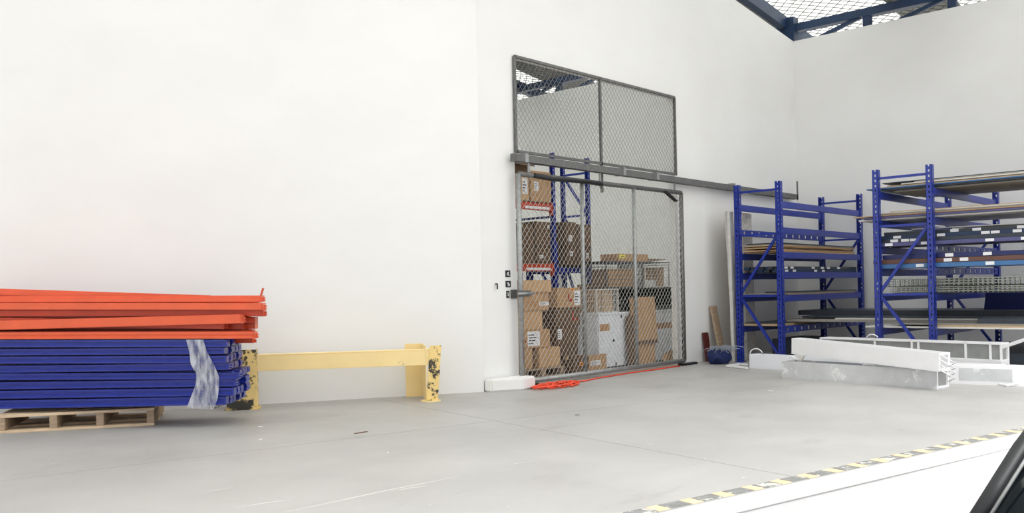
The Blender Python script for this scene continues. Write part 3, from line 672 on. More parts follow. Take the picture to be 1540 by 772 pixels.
# wire crates and other stuff on the cabinets
def inside(pa, pb, py, x0, x1):
    return max(X(pa, Y2 + .06, py), x0 + .03), min(X(pb, Y2 + .06, py), x1 - .03)
def crate(label, x0, x1, y0, y1, z0, z1, m, fill=None, nx=9, nz=5, tex=.0035):
    t_ = thing('wire_crate', label, 'crate', ((x0 + x1) / 2, (y0 + y1) / 2, z0), 'wire crates on the cabinets')
    for (xa, ya) in ((x0, y0), (x1, y0), (x0, y1), (x1, y1)): MB().bar((xa, ya, z0), (xa, ya, z1), .018, .018, (0, 1, 0)).build('corner_post', m, t_)
    for z in (z0 + .008, z1 - .008):
        for a, b_ in (((x0, y0, z), (x1, y0, z)), ((x0, y1, z), (x1, y1, z)), ((x0, y0, z), (x0, y1, z)), ((x1, y0, z), (x1, y1, z))): MB().bar(a, b_, .014, .014).build('rim', m, t_)
    for nm, a, b_, in (('front_grille', (x0, y0), (x1, y0)), ('back_grille', (x0, y1), (x1, y1)), ('side_grille', (x0, y0), (x0, y1)), ('side_grille', (x1, y0), (x1, y1))):
        g_ = MB(); a, b_ = Vector((*a, 0)), Vector((*b_, 0))
        for i in range(1, nx): p = a.lerp(b_, i / nx); g_.tube(p + UP * z0, p + UP * z1, tex, 4, False)
        for i in range(1, nz): g_.tube(a + UP * (z0 + (z1 - z0) * i / nz), b_ + UP * (z0 + (z1 - z0) * i / nz), tex, 4, False)
        g_.build(nm, m, t_, kind='stuff')
    MB().box(x0, x1, y0, y1, z0, z0 + .006).build('base', m, t_)
    return t_
Y2 = 7.46
c0x, c1x = X(873, Y2, 450), X(931, Y2, 450); ck = Z(890, 435, Y2)
c0x = max(c0x, cx0 - .22)
lowz = czt
M_CRW = mat('white_coated_wire', (206, 204, 198), .5, var=.05)
M_CRD = mat('dark_grey_wire', (86, 88, 90), .5, var=.1)
crate('white wire crate on the left end of the cabinets', cx0 + .01, X(929, Y2, 450), Y2, Y2 + .45, czt, ck, M_CRW, nx=14, nz=4)
carton('narrow upright box inside the white wire crate', *inside(906, 922, 450, cx0 + .01, X(929, Y2, 450)), Y2 + .06, Y2 + .3, czt + .008, min(Z(910, 430, Y2 + .06), Z(960, 433, Y2) - .005), M_CARD2, tape=False)
carton('pale box filling the left of the white wire crate', cx0 + .05, X(903, Y2 + .06, 450), Y2 + .06, Y2 + .35, czt + .008, ck - .05, M_CARD, tape=False)
# black shallow trays with silver fittings
def tray(label, x0, x1, y0, y1, z0, z1, n, seed):
    t_ = thing('parts_tray', label, 'tray', ((x0 + x1) / 2, (y0 + y1) / 2, z0), 'black trays of fittings on the cabinets')
    MB().box(x0, x1, y0, y1, z0, z0 + .012).build('base', M_DARK, t_)
    MB().box(x0, x1, y1 - .008, y1, z0 + .012, z1).build('back_side', M_DARK, t_)
    for (xa, xb) in ((x0, x0 + .008), (x1 - .008, x1)): MB().box(xa, xb, y0, y1 - .008, z0 + .012, z1).build('side', M_DARK, t_)
    MB().box(x0 + .008, x1 - .008, y0, y0 + .008, z0 + .012, z0 + (z1 - z0) * .22).build('front_lip', M_DARK, t_)
    MB().box(x0, x1, y0, y0 + .012, z1 - .012, z1).build('top_rim', M_DARK, t_)
    r_ = random.Random(seed)
    for k in range(n):
        cols = max(2, int((x1 - x0 - .06) / .075)); ly, rem = divmod(k, cols); px_ = x0 + .045 + rem * (x1 - x0 - .09) / (cols - 1); py_ = y0 + .06 + .03 * (ly % 2); pz_ = z0 + .035 + ly * .045
        a = r_.uniform(-.5, .5); dx, dz = .028 * math.cos(a), .028 * math.sin(a)
        o = MB().tube((px_ - dx, py_, pz_ - dz), (px_ + dx, py_ + .008, pz_ + dz), .011, 7)
        tag(o.build('metal_fitting', M_GALV, smooth=False), 'small silver fitting in the black tray at the %s of the cabinets' % ('middle' if seed == 3 else 'right end'), 'fitting', 'silver fittings in the black trays')
tz = Z(960, 433, Y2)
tray('black tray full of silver fittings in the middle of the cabinets', X(931, Y2, 450) + .01, X(957, Y2, 450), Y2, Y2 + .4, czt, tz, 16, 3)
tray('black tray at the right end of the cabinets', X(957, Y2, 450) + .01, X(1012, Y2, 450), Y2, Y2 + .4, czt, tz, 14, 5)
# upper crates
kz = Z(950, 395, Y2)
crate('grey wire crate stacked on the middle black tray', X(908, Y2, 415) + .05, X(966, Y2, 415), Y2 + .0, Y2 + .42, tz + .002, kz, M_CRD, nx=18, nz=6, tex=.0028)
carton('box inside the grey wire crate', *inside(917, 964, 415, X(908, Y2, 415) + .05, X(966, Y2, 415)), Y2 + .08, Y2 + .38, tz + .01, kz - .09, M_CARD, tape=False)
crate('wire crate with white edges at the right on the black tray', X(970, Y2, 415), X(1006, Y2, 415), Y2 + .0, Y2 + .42, tz + .002, kz - .02, M_CRW, nx=4, nz=7)
carton('small carton inside the right wire crate', *inside(991, 1004, 415, X(970, Y2, 415), X(1006, Y2, 415)), Y2 + .06, Y2 + .36, tz + .01, kz - .06, M_CARD2, tape=False)
carton('white printed packet inside the right wire crate', *inside(972, 987, 415, X(970, Y2, 415), X(1006, Y2, 415)), Y2 + .06, Y2 + .30, tz + .01, tz + .11, M_LABEL, tape=False)
bd = MB().box(X(906, Y2, 395) + .05, X(1008, Y2, 395), Y2 + .0, Y2 + .44, kz, kz + .014).build('cover_board', M_BDARK)
tag(bd, 'thin dark board laid across the two upper wire crates', 'board')
carton('flat brown box with a yellow sticker on top of the crates', X(933, Y2, 390), X(978, Y2, 390), Y2 + .03, Y2 + .35, kz + .014, Z(955, 382, Y2), M_CARD, tape=False, tags=[('yellow', .02, .45, .2, .42)])
op = MB().plate([(X(978, Y2, 390), Y2, kz + .018), (X(1003, Y2, 390), Y2, kz + .055), (X(1003, Y2, 390), Y2 + .3, kz + .075), (X(978, Y2, 390), Y2 + .3, kz + .03)], .004)
tag(op.build('cardboard_sheet', M_CARD3), 'thin cardboard sheet lying beside the flat box on the crates', 'cardboard')
# heap of flattened cardboard behind the white wire crate
hp = thing('peaked_box', 'peaked open box behind the white wire crate', 'box', (X(905, 8.0, 430), 8.2, czt))
MB().box(X(884, 8.0, 430), X(930, 8.0, 430), 7.94, 8.19, czt, Z(900, 428, 7.94)).build('box_body', M_CARD, hp)
zz = Z(900, 428, 7.94); hx0, hx1 = X(884, 8.0, 430), X(930, 8.0, 430)
MB().plate([(hx0, 7.94, zz), (hx1, 7.94, zz), ((hx0 * .5 + hx1 * .5), 8.06, zz + .13), (hx0 * .6 + hx1 * .4, 8.06, zz + .13)], .005).build('flap', M_CARD2, hp)
MB().plate([(hx1, 7.94, zz), (hx1, 8.19, zz), (hx0 * .5 + hx1 * .5, 8.12, zz + .13), (hx0 * .5 + hx1 * .5, 8.06, zz + .13)], .005).build('flap', M_CARD3, hp)

# ---- steel racks (shared builder)
def ladder(b, o, ax, w_, up_v, h_, hole_w, hole_h, pitch, th, nv):
    """plate with a row of holes: two side strips and bridges"""
    ax, up_v, nv = Vector(ax), Vector(up_v), Vector(nv) * th
    s = (w_ - hole_w) / 2
    b.obox(o, ax * s, nv, up_v * h_); b.obox(Vector(o) + ax * (w_ - s), ax * s, nv, up_v * h_)
    n = int(h_ / pitch)
    for i in range(n + 1):
        z0 = i * pitch - (pitch - hole_h) / 2 if i else 0; z1 = min(h_, i * pitch + (pitch - hole_h) / 2)
        if z1 > z0: b.obox(Vector(o) + ax * s + up_v * z0, ax * hole_w, nv, up_v * (z1 - z0))
def upright(parent, x, y, h, sx, sy, m=M_BLUE, w_=.075, z0=0.0):
    """C upright: perforated web faces -x (sx=-1) / +x, sits on a foot plate"""
    b = MB(); t = .004
    xw = x - w_ / 2 if sx < 0 else x + w_ / 2 - t
    ladder(b, (xw, y - w_ / 2, z0 + .008), (0, 1, 0), w_, UP, h - .008, .018, .028, .065, t, (1, 0, 0))
    # flanges
    ladder(b, (x - w_ / 2, y - w_ / 2, z0 + .008), (1, 0, 0), w_, UP, h - .008, .014, .020, .065, t, (0, 1, 0))
    b.box(x - w_ / 2, x + w_ / 2, y + w_ / 2 - t, y + w_ / 2, z0 + .008, z0 + h)
    b.build('upright', m, parent)
    MB().box(x - .055, x + .055, y - .055, y + .055, z0, z0 + .008).build('foot_plate', m, parent)
def xbeam(parent, x0, x1, y, z, m=M_BLUE, hh=.09, dd=.045, holes=False):
    if holes:
        b = MB(); ladder(b, (x0, y - dd / 2, z - hh / 2), (0, 0, 1), hh, (1, 0, 0), x1 - x0, .048, .05, .22, .006, (0, 1, 0)); b.box(x0, x1, y - dd / 2 + .006, y + dd / 2, z + hh / 2 - .006, z + hh / 2); b.box(x0, x1, y - dd / 2 + .006, y + dd / 2, z - hh / 2, z - hh / 2 + .006)
        bo = b.build('beam', m, parent)
    else: bo = MB().box(x0, x1, y - dd / 2, y + dd / 2, z - hh / 2, z + hh / 2).build('beam', m, parent, bevel=.005)
    BASE[bo.name] = BASE[parent.name]
    for xa, xb in ((x0 - .004, x0 + .01), (x1 - .01, x1 + .004)):
        MB().box(xa, xb, y - dd / 2 - .012, y + dd / 2 + .006, z - hh / 2 - .06, z + hh / 2 + .02).build('connector', m, bo)
def frame(parent, x, yf, yb, h, sx, zs, diag, m=M_BLUE, w_=.075):
    upright(parent, x, yf, h, sx, -1, m, w_); upright(parent, x, yb, h, sx, 1, m, w_)
    for z in zs: MB().bar((x, yf + .03, z), (x, yb - .03, z), .03, .03).build('brace', m, parent)
    for (z0, z1) in diag: MB().bar((x, yf + .03, z0), (x, yb - .03, z1), .03, .035).build('diagonal_brace', m, parent)
LV = [2.20, 1.84, 1.50, 1.22, .90, .47]
def rack(label, x0, x1, yf, yb, h, levels, holes, group='blue steel racks by the right wall', m=M_BLUE, beam_m=None):
    t_ = thing('steel_rack', label, 'rack', ((x0 + x1) / 2, (yf + yb) / 2, 0), group)
    for x, sx in ((x0, -1), (x1, 1)): frame(t_, x, yf, yb, h, sx, (h - .10, h - .78, h - 1.72), ((h - .82, h - 1.66), (.18, h - 1.76)), m) if False else frame(t_, x, yf, yb, h, sx, (h - .11, h - .72, h - 1.58), ((1.78, .98), (.10, .92)), m)
    for i, z in enumerate(levels):
        for y, nm in ((yf, 'f'), (yb, 'b')):
            xbeam(t_, x0 + .04, x1 - .04, y, z, beam_m or m, holes=(i, nm) in holes)
    return t_
R1 = dict(x0=11.73, x1=14.52, yf=5.79, yb=6.42)
rack('blue steel rack in the corner beside the gate wall', R1['x0'], R1['x1'], R1['yf'], R1['yb'], 2.52, LV, {(1, 'b'), (5, 'f')})
R2 = dict(x0=11.64, x1=14.43, yf=3.77, yb=4.42)
rack('blue steel rack loaded with long profiles at the right', R2['x0'], R2['x1'], R2['yf'], R2['yb'], 2.52, LV, {(2, 'f'), (3, 'f')})
rack('blue steel rack carrying the far right ends of the long boards', 11.64, 14.43, .75, 1.40, 2.52, LV, set())

# ---- the store's own rack
Ya = 8.25
xr = X(830, Ya, 240); hA = Z(830, 230, Ya)
zl1, zl2 = Z(832, 313, Ya), Z(832, 403, Ya)
M_OB = mat('red_orange_beam', (196, 66, 40), .5, var=.1)
ra = thing('steel_rack', 'blue rack with red beams piled with boxes inside the store', 'rack', (8.5, Ya + .4, 0), 'racks inside the store')
for x, sx in ((7.45, -1), (xr, 1)): frame(ra, x, Ya, Ya + .8, hA, sx, (hA - .12, hA - .9, 1.0), ((hA - .85, hA - .15), (1.05, hA - .95)), w_=.055)
for z in (zl1, zl2):
    for y in (Ya, Ya + .8): xbeam(ra, 7.49, xr - .04, y, z, M_OB, hh=.1)
    for i in range(7): MB().box(7.5, xr - .05, Ya + .03 + i * .11, Ya + .12 + i * .11, z + .05, z + .065).build('shelf_plank', M_WOOD2, ra)
    MB().box(X(790, Ya, 400), X(826, Ya, 400), Ya - .026, Ya - .0225, z - .035, z + .0).build('notice_strip', M_LABEL, ra)
XB = 10.75
q3, q2 = onx(882.5, 238, XB), onx(845.5, 243, XB)
hB = (q3.z + q2.z) / 2
rb = thing('steel_rack', 'blue rack with an empty upper frame beside the stacked boxes in the store', 'rack', (XB, q3.y, 0), 'racks inside the store')
frame(rb, XB, q3.y, q2.y, hB, 1, (hB - .22, hB - .85, hB - 1.5), ((hB - .82, hB - .25), (hB - 1.46, hB - .88), (.3, hB - 1.56)), w_=.055)
frame(rb, xr + .12, q3.y, q2.y, zl2 + .35, -1, (zl2,), ((.3, 1.0),))
zb_ = zl2 + .02
for y in (q3.y, q2.y): xbeam(rb, xr + .16, XB - .04, y, zb_ - .05, M_BLUE)
for i in range(5):
    yy = q3.y + .03 + i * (q2.y - q3.y - .12) / 4
    MB().box(xr + .17, XB - .05, yy, yy + .07, zb_ - .004, zb_ + .012).build('shelf_plank', M_WOOD2, rb)
# boxes on the store rack
def rowbox(label, pxa, pxb, yt, zb, Yv, m, dep=.5, **k):
    lim = (xr - .05) if pxb < 846 else (XB - .06)
    carton(label, X(pxa, Yv, 350) if pxa < 846 else max(X(pxa, Yv, 350), xr + .19), min(X(pxb, Yv, 350), lim), Yv, Yv + dep, zb, Z((pxa + pxb) / 2, yt, Yv), m, **k)
s1 = zl2 + .066
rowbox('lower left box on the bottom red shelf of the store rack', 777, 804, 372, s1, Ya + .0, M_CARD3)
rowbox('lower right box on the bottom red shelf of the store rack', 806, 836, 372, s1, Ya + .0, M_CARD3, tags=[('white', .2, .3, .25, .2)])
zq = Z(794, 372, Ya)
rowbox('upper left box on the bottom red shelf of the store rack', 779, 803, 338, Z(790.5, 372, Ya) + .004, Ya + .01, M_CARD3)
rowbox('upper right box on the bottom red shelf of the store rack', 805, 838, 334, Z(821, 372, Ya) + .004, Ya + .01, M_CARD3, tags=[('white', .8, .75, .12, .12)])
s2 = zl1 + .066
rowbox('tan box with a white printed label on the top red shelf', 774, 797, 262, s2, Ya - .04, M_CARD2, tags=[('white', .55, .25, .35, .6)])
rowbox('brown box with a pale square tag on the top red shelf', 799, 843, 259, s2, Ya - .02, M_CARD, tags=[('white', .18, .35, .2, .3)])
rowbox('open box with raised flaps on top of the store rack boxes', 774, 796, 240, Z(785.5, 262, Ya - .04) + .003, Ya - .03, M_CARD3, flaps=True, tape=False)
s3 = zb_ + .014
Yb = q3.y - .10
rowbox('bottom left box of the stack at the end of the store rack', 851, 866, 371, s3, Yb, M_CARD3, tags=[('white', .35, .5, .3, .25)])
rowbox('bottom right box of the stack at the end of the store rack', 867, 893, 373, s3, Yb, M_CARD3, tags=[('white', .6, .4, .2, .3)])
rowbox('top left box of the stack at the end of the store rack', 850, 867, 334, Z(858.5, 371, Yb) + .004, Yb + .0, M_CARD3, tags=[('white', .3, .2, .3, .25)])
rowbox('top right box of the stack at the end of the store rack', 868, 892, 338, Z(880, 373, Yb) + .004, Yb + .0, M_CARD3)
# white board standing behind the rack
wx = X(862, 9.3, 420)
tag(MB().box(X(856, 9.0, 420), X(876, 9.0, 420), 9.35, 9.39, 0, Z(866, 404, 9.35) + .05).build('white_panel', M_BWHITE), 'pale panel standing on the floor behind the second column of boxes', 'panel')
# orange extension cable
cc = onz(829, 582); cc.y = 6.575; r_ = random.Random(4)
pts = []
for k in range(150):
    a = k * .26; rr = .22 + .10 * math.sin(k * .37) + .03 * r_.random()
    pts.append(cc + Vector((rr * 1.15 * math.cos(a), rr * .45 * math.sin(a), .010 + .012 * (k % 5) * .6)))
run = [Vector((X_, Y_, 0)) for X_, Y_ in ((8.45, 6.66), (8.8, 6.73), (9.2, 6.76), (9.6, 6.78), (10.0, 6.765), (10.4, 6.78), (10.7, 6.78))]
pts += [p + UP * .01 for p in run]
tag(MB().path(pts, .009, 5).build('extension_cable', M_CABLE, smooth=True), 'coiled orange cable on the floor in front of the gate', 'cable')

# ================================================================== RIGHT CORNER
# wrapped sheets leaning between the wall and the corner rack
def lean_sheet(label, px0, px1, ytop, ybot_z, Yv, Yt, thick, m, name='wrapped_sheet', cat='sheet', grp=None, x0=None, x1=None):
    xa = ony(px0, 541, Yv).x if x0 is None else x0; xb_ = ony(px1, 541, Yv).x if x1 is None else x1
    xt = ony(px0, ytop, Yt).x; zt = ony((px0 + px1) / 2, ytop, Yt).z
    b = MB(); n = 10; vs = []
    for i in range(n + 1):
        f = i / n; yy = Yv + (Yt - Yv) * f; z = ybot_z + (zt - ybot_z) * f; wv = .002 * math.sin(i * 2.1)
        vs += [(xa + wv, yy, z), (xb_ + wv, yy + wv, z), (xb_ + wv, yy + thick, z), (xa + wv, yy + thick - wv, z)]
    fs = [(4 * i + j, 4 * i + (j + 1) % 4, 4 * i + 4 + (j + 1) % 4, 4 * i + 4 + j) for i in range(n) for j in range(4)] + [(3, 2, 1, 0), (4 * n, 4 * n + 1, 4 * n + 2, 4 * n + 3)]
    o = b.add(vs, fs).build(name, m, bevel=0.004)
    return tag(o, label, cat, grp)
G_ = 'wrapped sheets leaning by the corner rack'
lean_sheet('white foam sheet edge standing nearest the corner rack post', 1100, 1110, 319, 0, 6.50, 6.53, .045, M_FOAM2, x0=11.69, x1=11.80, grp=G_)
lean_sheet('thin grey wrapped sheet behind the white foam sheet', 1093, 1100, 318, 0, 6.60, 6.69, .03, M_FOAM2, x0=11.88, x1=12.04, grp=G_)
lean_sheet('crinkled plastic wrapped package behind the corner rack post', 1112, 1128, 321, 0, 6.50, 6.54, .10, M_FOAM, x0=12.08, x1=12.36, grp=G_)
lean_sheet('brown board showing past the wrapped package behind the rack', 1120, 1131, 321, 0, 6.66, 6.72, .04, M_CARD, x0=12.25, x1=12.62, grp=G_)
# slanting plank
p, q = Vector((11.58, 6.72, .0)), Vector((11.86, 6.84, .95))
pk = MB().obox((11.70, 6.71, 0), (.16, 0, 0), (0, .03, 0), (.06, .19, .80))
tag(pk.build('wooden_plank', M_WOOD2, bevel=.003), 'brown plank leaning against the wrapped sheets', 'plank')
rb_ = onz(1070, 541)
tag(MB().obox((11.56, 6.86, 0), (.13, -.0, 0), (0, .03, 0), (-.02, .04, .42)).build('dark_board', M_MAROON, bevel=.003), 'short dark red board standing against the white wall', 'board')
# blue sack with strapping on it
bc = Vector((11.37, 6.55, 0)); b = MB(); nu, nv = 20, 9
vs = []
for j in range(nv + 1):
    f = j / nv; zz = .20 * f; rr = (math.sin(math.pi * (.16 + .72 * f)) ** .6)
    for i in range(nu):
        a = 2 * math.pi * i / nu; wv = 1 + .07 * math.sin(a * 5 + f * 4) + .05 * math.sin(a * 3 - f * 7)
        vs.append(bc + Vector((  .21 * rr * wv * math.cos(a), .15 * rr * wv * math.sin(a), zz + (.02 * math.sin(a * 4) if 0 < j < nv else 0))))
fs = [(j * nu + i, j * nu + (i + 1) % nu, (j + 1) * nu + (i + 1) % nu, (j + 1) * nu + i) for j in range(nv) for i in range(nu)] + [tuple(range(nu))[::-1], tuple(nv * nu + i for i in range(nu))]
tag(b.add(vs, fs).build('woven_sack', M_BAG, smooth=True), 'slumped dark blue sack on the floor by the gate wall', 'sack')
b = MB(); r_ = random.Random(9)
for k in range(70):
    a0 = r_.random() * 6.3; p0 = bc + Vector((.13 * math.cos(a0) * r_.random(), .10 * math.sin(a0) * r_.random(), .205 + r_.random() * .02)); pts = [p0]
    dr = Vector((r_.uniform(-1, 1), r_.uniform(-1, .6), 0)) * .05
    for s_ in range(4): pts.append(pts[-1] + dr + Vector((r_.uniform(-.02, .02), r_.uniform(-.02, .02), r_.uniform(-.012, .025) - (s_ > 1) * .02)))
    b.path(pts, .0035, 4)
o = b.build('plastic_strapping', M_FLUFF, kind='stuff'); o['label'] = 'tangle of grey plastic strapping on the blue sack'; o['category'] = 'strapping'

# ---- boards and profiles on the racks
def board(label, x0, x1, y0, y1, z0, th, m, dz=0.0, dy=0.0, name='board', cat='board', grp=None, tags=()):
    """long piece; dz lifts the +x (or +y) end"""
    if x1 - x0 > y1 - y0: b = MB().obox((x0, y0, z0), (x1 - x0, dy, dz), (0, y1 - y0, 0), (0, 0, th))
    else: b = MB().obox((x0, y0, z0), (x1 - x0, 0, 0), (dy, y1 - y0, dz), (0, 0, th))
    if not tags: return tag(b.build(name, m, bevel=min(.004, th * .2)), label, cat, grp)
    t_ = thing(name, label, cat, ((x0 + x1) / 2, (y0 + y1) / 2, z0), grp)
    b.build('profile_body', m, t_, bevel=min(.004, th * .2))
    for f in tags:
        if x1 - x0 > y1 - y0:
            xx = x0 + f * (x1 - x0); o = Vector((xx, y0 - .002, z0 + dz * f + th * .15)); MB().obox(o, (.10, 0, 0), (0, .0018, 0), (0, 0, th * .75)).build('paper_tag', M_LABEL, t_)
        else:
            yy = y0 + f * (y1 - y0); o = Vector((x0 - .002 + dy * f, yy, z0 + dz * f + th * .15)); MB().obox(o, (.0018, 0, 0), (0, .095, 0), (0, 0, th * .72)).build('paper_tag', M_LABEL, t_)
    return t_
G1 = 'boards on the corner rack'; top = lambda z: z + .046
# rack 1, third level: plywood sheets along x
z = top(LV[2]); r_ = random.Random(2)
nm1 = ['lowest plywood sheet', 'second plywood sheet', 'third plywood sheet', 'fourth plywood sheet', 'fifth sheet, brown card', 'sixth sheet, tan', 'seventh sheet, grey', 'dark thin cover sheet']
for i, (m, x0, x1, gap) in enumerate([(M_BPLY, 11.85, 14.4, 0), (M_CARD2, 11.70, 14.45, .006), (M_BPLY, 11.92, 14.42, .0), (M_BPLY, 11.75, 14.5, .01), (M_CARD, 11.82, 14.3, 0), (M_BPLY, 11.66, 14.4, .006), (M_BGREY, 11.72, 14.52, 0), (M_BDARK, 11.88, 14.68, .008)]):
    z += gap
    board(nm1[i] + ' on the third shelf of the corner rack', max(x0, 11.775), min(x1, 14.47), 5.835 + (i * 5 % 4) * .012, 6.375, z, .013, m, dz=-gap * .9, grp=G1); z += .0135
# fourth level: dark profiles with paper tags
for i in range(6):
    for k in range(2):
        zz = top(LV[3]) + k * .042; y0 = 5.838 + i * .09
        board('dark profile %s, %s layer, fourth shelf of the corner rack' % (['at the front edge', 'second from the front', 'third from the front', 'fourth from the front', 'fifth from the front', 'at the back'][i], ['lower', 'upper'][k]), 11.78 + .04 * ((i * 3 + k) % 4), 14.47 - .03 * (i % 3), y0, y0 + .084, zz, .040, M_BDARK if (i + k) % 3 else M_STEEL, name='metal_profile', cat='profile', grp='dark profiles on the corner rack', tags=([.07, .16, .42, .52] if k == 0 else [.05, .12, .38, .50, .58, .72]) if i == 0 else ())
# fifth level
z = top(LV[4])
for i, (m, x0, x1) in enumerate([(M_BPLY, 12.05, 14.4), (M_BGREY, 11.7, 14.5), (M_BDARK, 12.4, 14.5)]):
    board(['plywood sheet', 'grey sheet', 'dark upper sheet'][i] + ' on the fifth shelf of the corner rack', max(x0, 11.775), min(x1, 14.47), 5.835, 6.375, z, .014, m, grp=G1); z += .0145
# sixth level
z = top(LV[5])
for i, (m, x0, x1) in enumerate([(M_BPLY, 11.68, 14.4), (M_BPLY, 11.7, 14.4), (M_BDARK, 11.75, 14.3)]):
    board(['plywood sheet with a pale edge', 'second plywood sheet', 'dark sheet'][i] + ' on the lowest shelf of the corner rack', max(x0, 11.775), min(x1, 14.47), 5.835 + .01 * i, 6.375, z, .015, m, grp=G1); z += .0155
# long panels along y bridging rack 1 and rack 2 on the lowest shelf
zr_ = z
for i, (x0, x1, y1, th, m, lb) in enumerate([(12.2, 13.2, 5.95, .030, M_BGREY, 'grey long sheet'), (12.35, 13.4, 5.3, .018, M_BWHITE, 'pale thin sheet'), (12.5, 13.6, 5.85, .02, M_BDARK, 'charcoal thin sheet'), (12.9, 13.9, 6.10, .07, M_BDARK, 'thick charcoal panel')]):
    board(lb + ' bridging the lowest shelves of the two racks', x0, x1, 1.0, y1, zr_, th, m, grp='long panels bridging the two racks', name='long_panel', cat='panel'); zr_ += th + .0005
# bundles low on the floor under rack 1
board('dark panel lying on the floor under the corner rack', 11.95, 14.3, 5.85, 6.33, .0, .05, M_BNAVY, name='floor_panel', cat='panel')
carton('dark box on the floor under the corner rack', 12.45, 13.4, 5.95, 6.3, .05, .30, M_BDARK, tape=False, name='storage_box', group='boxes under the corner rack')
# rack 2
G2 = 'boards on the loaded rack'
z = top(LV[0])
for i, (m, y1, x0, x1, th) in enumerate([(M_BGREY, 4.30, 11.9, 13.1, .02), (M_BDARK, 4.42, 11.80, 13.1, .02), (M_BSKY, 4.60, 11.78, 13.0, .014), (M_BPLY, 4.52, 11.85, 13.0, .016), (M_BGREY, 4.38, 11.9, 12.9, .016), (M_BWHITE, 4.2, 11.88, 12.9, .014), (M_BGREY, 4.05, 11.92, 12.9, .02), (M_BDARK, 4.46, 11.95, 12.9, .012)]):
    board(['grey', 'charcoal', 'light blue', 'tan', 'pale grey', 'short white', 'shortest grey', 'thin dark topmost'][i] + ' sheet on the top shelf of the loaded rack', x0, x1, .8, y1, z, th, m, grp=G2); z += th + .0005
z = top(LV[1])
for i, (m, y1, x0, x1, th) in enumerate([(M_BWHITE, 4.70, 11.75, 13.1, .02), (M_BPURP, 4.62, 11.7, 13.0, .02), (M_BBROWN, 4.5, 11.72, 13.0, .012), (M_BPLY, 4.78, 11.8, 13.0, .016), (M_BGREY, 4.52, 11.8, 13.0, .018), (M_BWHITE, 4.45, 11.85, 12.9, .012), (M_BPLY, 4.36, 11.9, 12.9, .014)]):
    board(['white', 'violet blue', 'brown', 'long pointed tan', 'grey', 'upper white', 'topmost tan'][i] + ' sheet on the second shelf of the loaded rack', x0, x1, .8, y1, z, th, m, grp=G2); z += th + .0005
# level 3: three layers of dark profiles with many tags
r_ = random.Random(12)
rows = ['front', 'second', 'third', 'fourth', 'fifth', 'sixth', 'seventh']
for k in range(4):
    for i in range(7 - k):
        x0 = 11.70 + i * .105 + k * .05
        zz = top(LV[2]) + k * .047
        m = [M_BDARK, M_BDARK, M_STEEL, M_BDARK, M_BGREY][r_.randrange(5)]
        tg = sorted(r_.random() * .93 + .03 for _ in range(9)) if i == 0 else ([r_.random() * .9 for _ in range(5)] if i == 1 and k > 1 else ())
        board('%s profile of the %s tagged layer on the third shelf of the loaded rack' % (rows[i], ['bottom', 'second', 'third', 'top'][k]), x0, x0 + .098, .85, 4.36 + r_.random() * .2, zz, .046, m if i else [M_BPURP, M_BDARK, M_STEEL, M_BDARK][k], name='metal_profile', cat='profile', grp='tagged profiles on the loaded rack', tags=tg)
for i in range(4):
    x0 = 11.9 + i * .16
    board('%s thin pale strip lying over the tagged profiles' % ['front', 'second', 'third', 'fourth'][i], x0, x0 + .06, 1.0 + .3 * i, 4.1 - .35 * i, top(LV[2]) + .189, .012, [M_BWHITE, M_BDARK, M_BPLY, M_BWHITE][i], dy=.03 * (-1) ** i, name='metal_strip', cat='strip', grp='thin strips over the tagged profiles', dz=.02)
# level 4
for k, (m, mm) in enumerate([(M_BSKY, 'steel blue'), (M_BBROWN, 'brown'), (M_BNAVY, 'navy')]):
    for i in range(6):
        x0 = 11.70 + i * .125 + k * .015; zz = top(LV[3]) + k * .058
        board('%s %s tube of the tubes on the fourth shelf of the loaded rack' % (rows[i], mm), x0, x0 + .115, .85, 4.38 + r_.random() * .14, zz, .056, m, name='metal_profile', cat='profile', grp='coloured tubes on the loaded rack', tags=[.15 + .1 * k, .62 + .07 * k, .84 - .1 * k] if i == 0 else ())
# level 5: galvanised mesh trays
def mesh_tray(label, x0, x1, y0, y1, z0, h):
    t_ = thing('cable_tray', label, 'cable tray', ((x0 + x1) / 2, (y0 + y1) / 2, z0), 'wire mesh trays on the loaded rack')
    M_T = mat('galvanised_tray_wire', (158, 162, 152), .45, metal=.4, var=.15)
    b = MB()
    for z in (z0 + .005, z0 + h / 3, z0 + h * .66, z0 + h - .005):
        for x in (x0, x1): b.bar((x, y0, z), (x, y1, z), .007, .007)
    for j in range(5): b.bar((x0 + (x1 - x0) * j / 4, y0, z0 + .005), (x0 + (x1 - x0) * j / 4, y1, z0 + .005), .007, .007)
    b.build('long_wires', M_T, t_, kind='stuff')
    b = MB(); y = y0
    while y < y1:
        for x in (x0, x1): b.bar((x, y, z0), (x, y, z0 + h), .007, .007, (0, 1, 0))
        b.bar((x0, y, z0 + .005), (x1, y, z0 + .005), .007, .007); y += .055
    b.build('cross_wires', M_T, t_, kind='stuff')
zt_ = top(LV[4])
for i in range(3):
    mesh_tray('%s wire mesh tray of the lower row on the fifth shelf of the loaded rack' % ['front', 'middle', 'back'][i], 11.70 + i * .25, 11.92 + i * .25, .85, 4.30 + .05 * i, zt_ + .001, .085)
    mesh_tray('%s wire mesh tray of the upper row on the fifth shelf of the loaded rack' % ['front', 'middle', 'back'][i], 11.72 + i * .25, 11.94 + i * .25, .85, 4.36 - .06 * i, zt_ + .0875, .10)
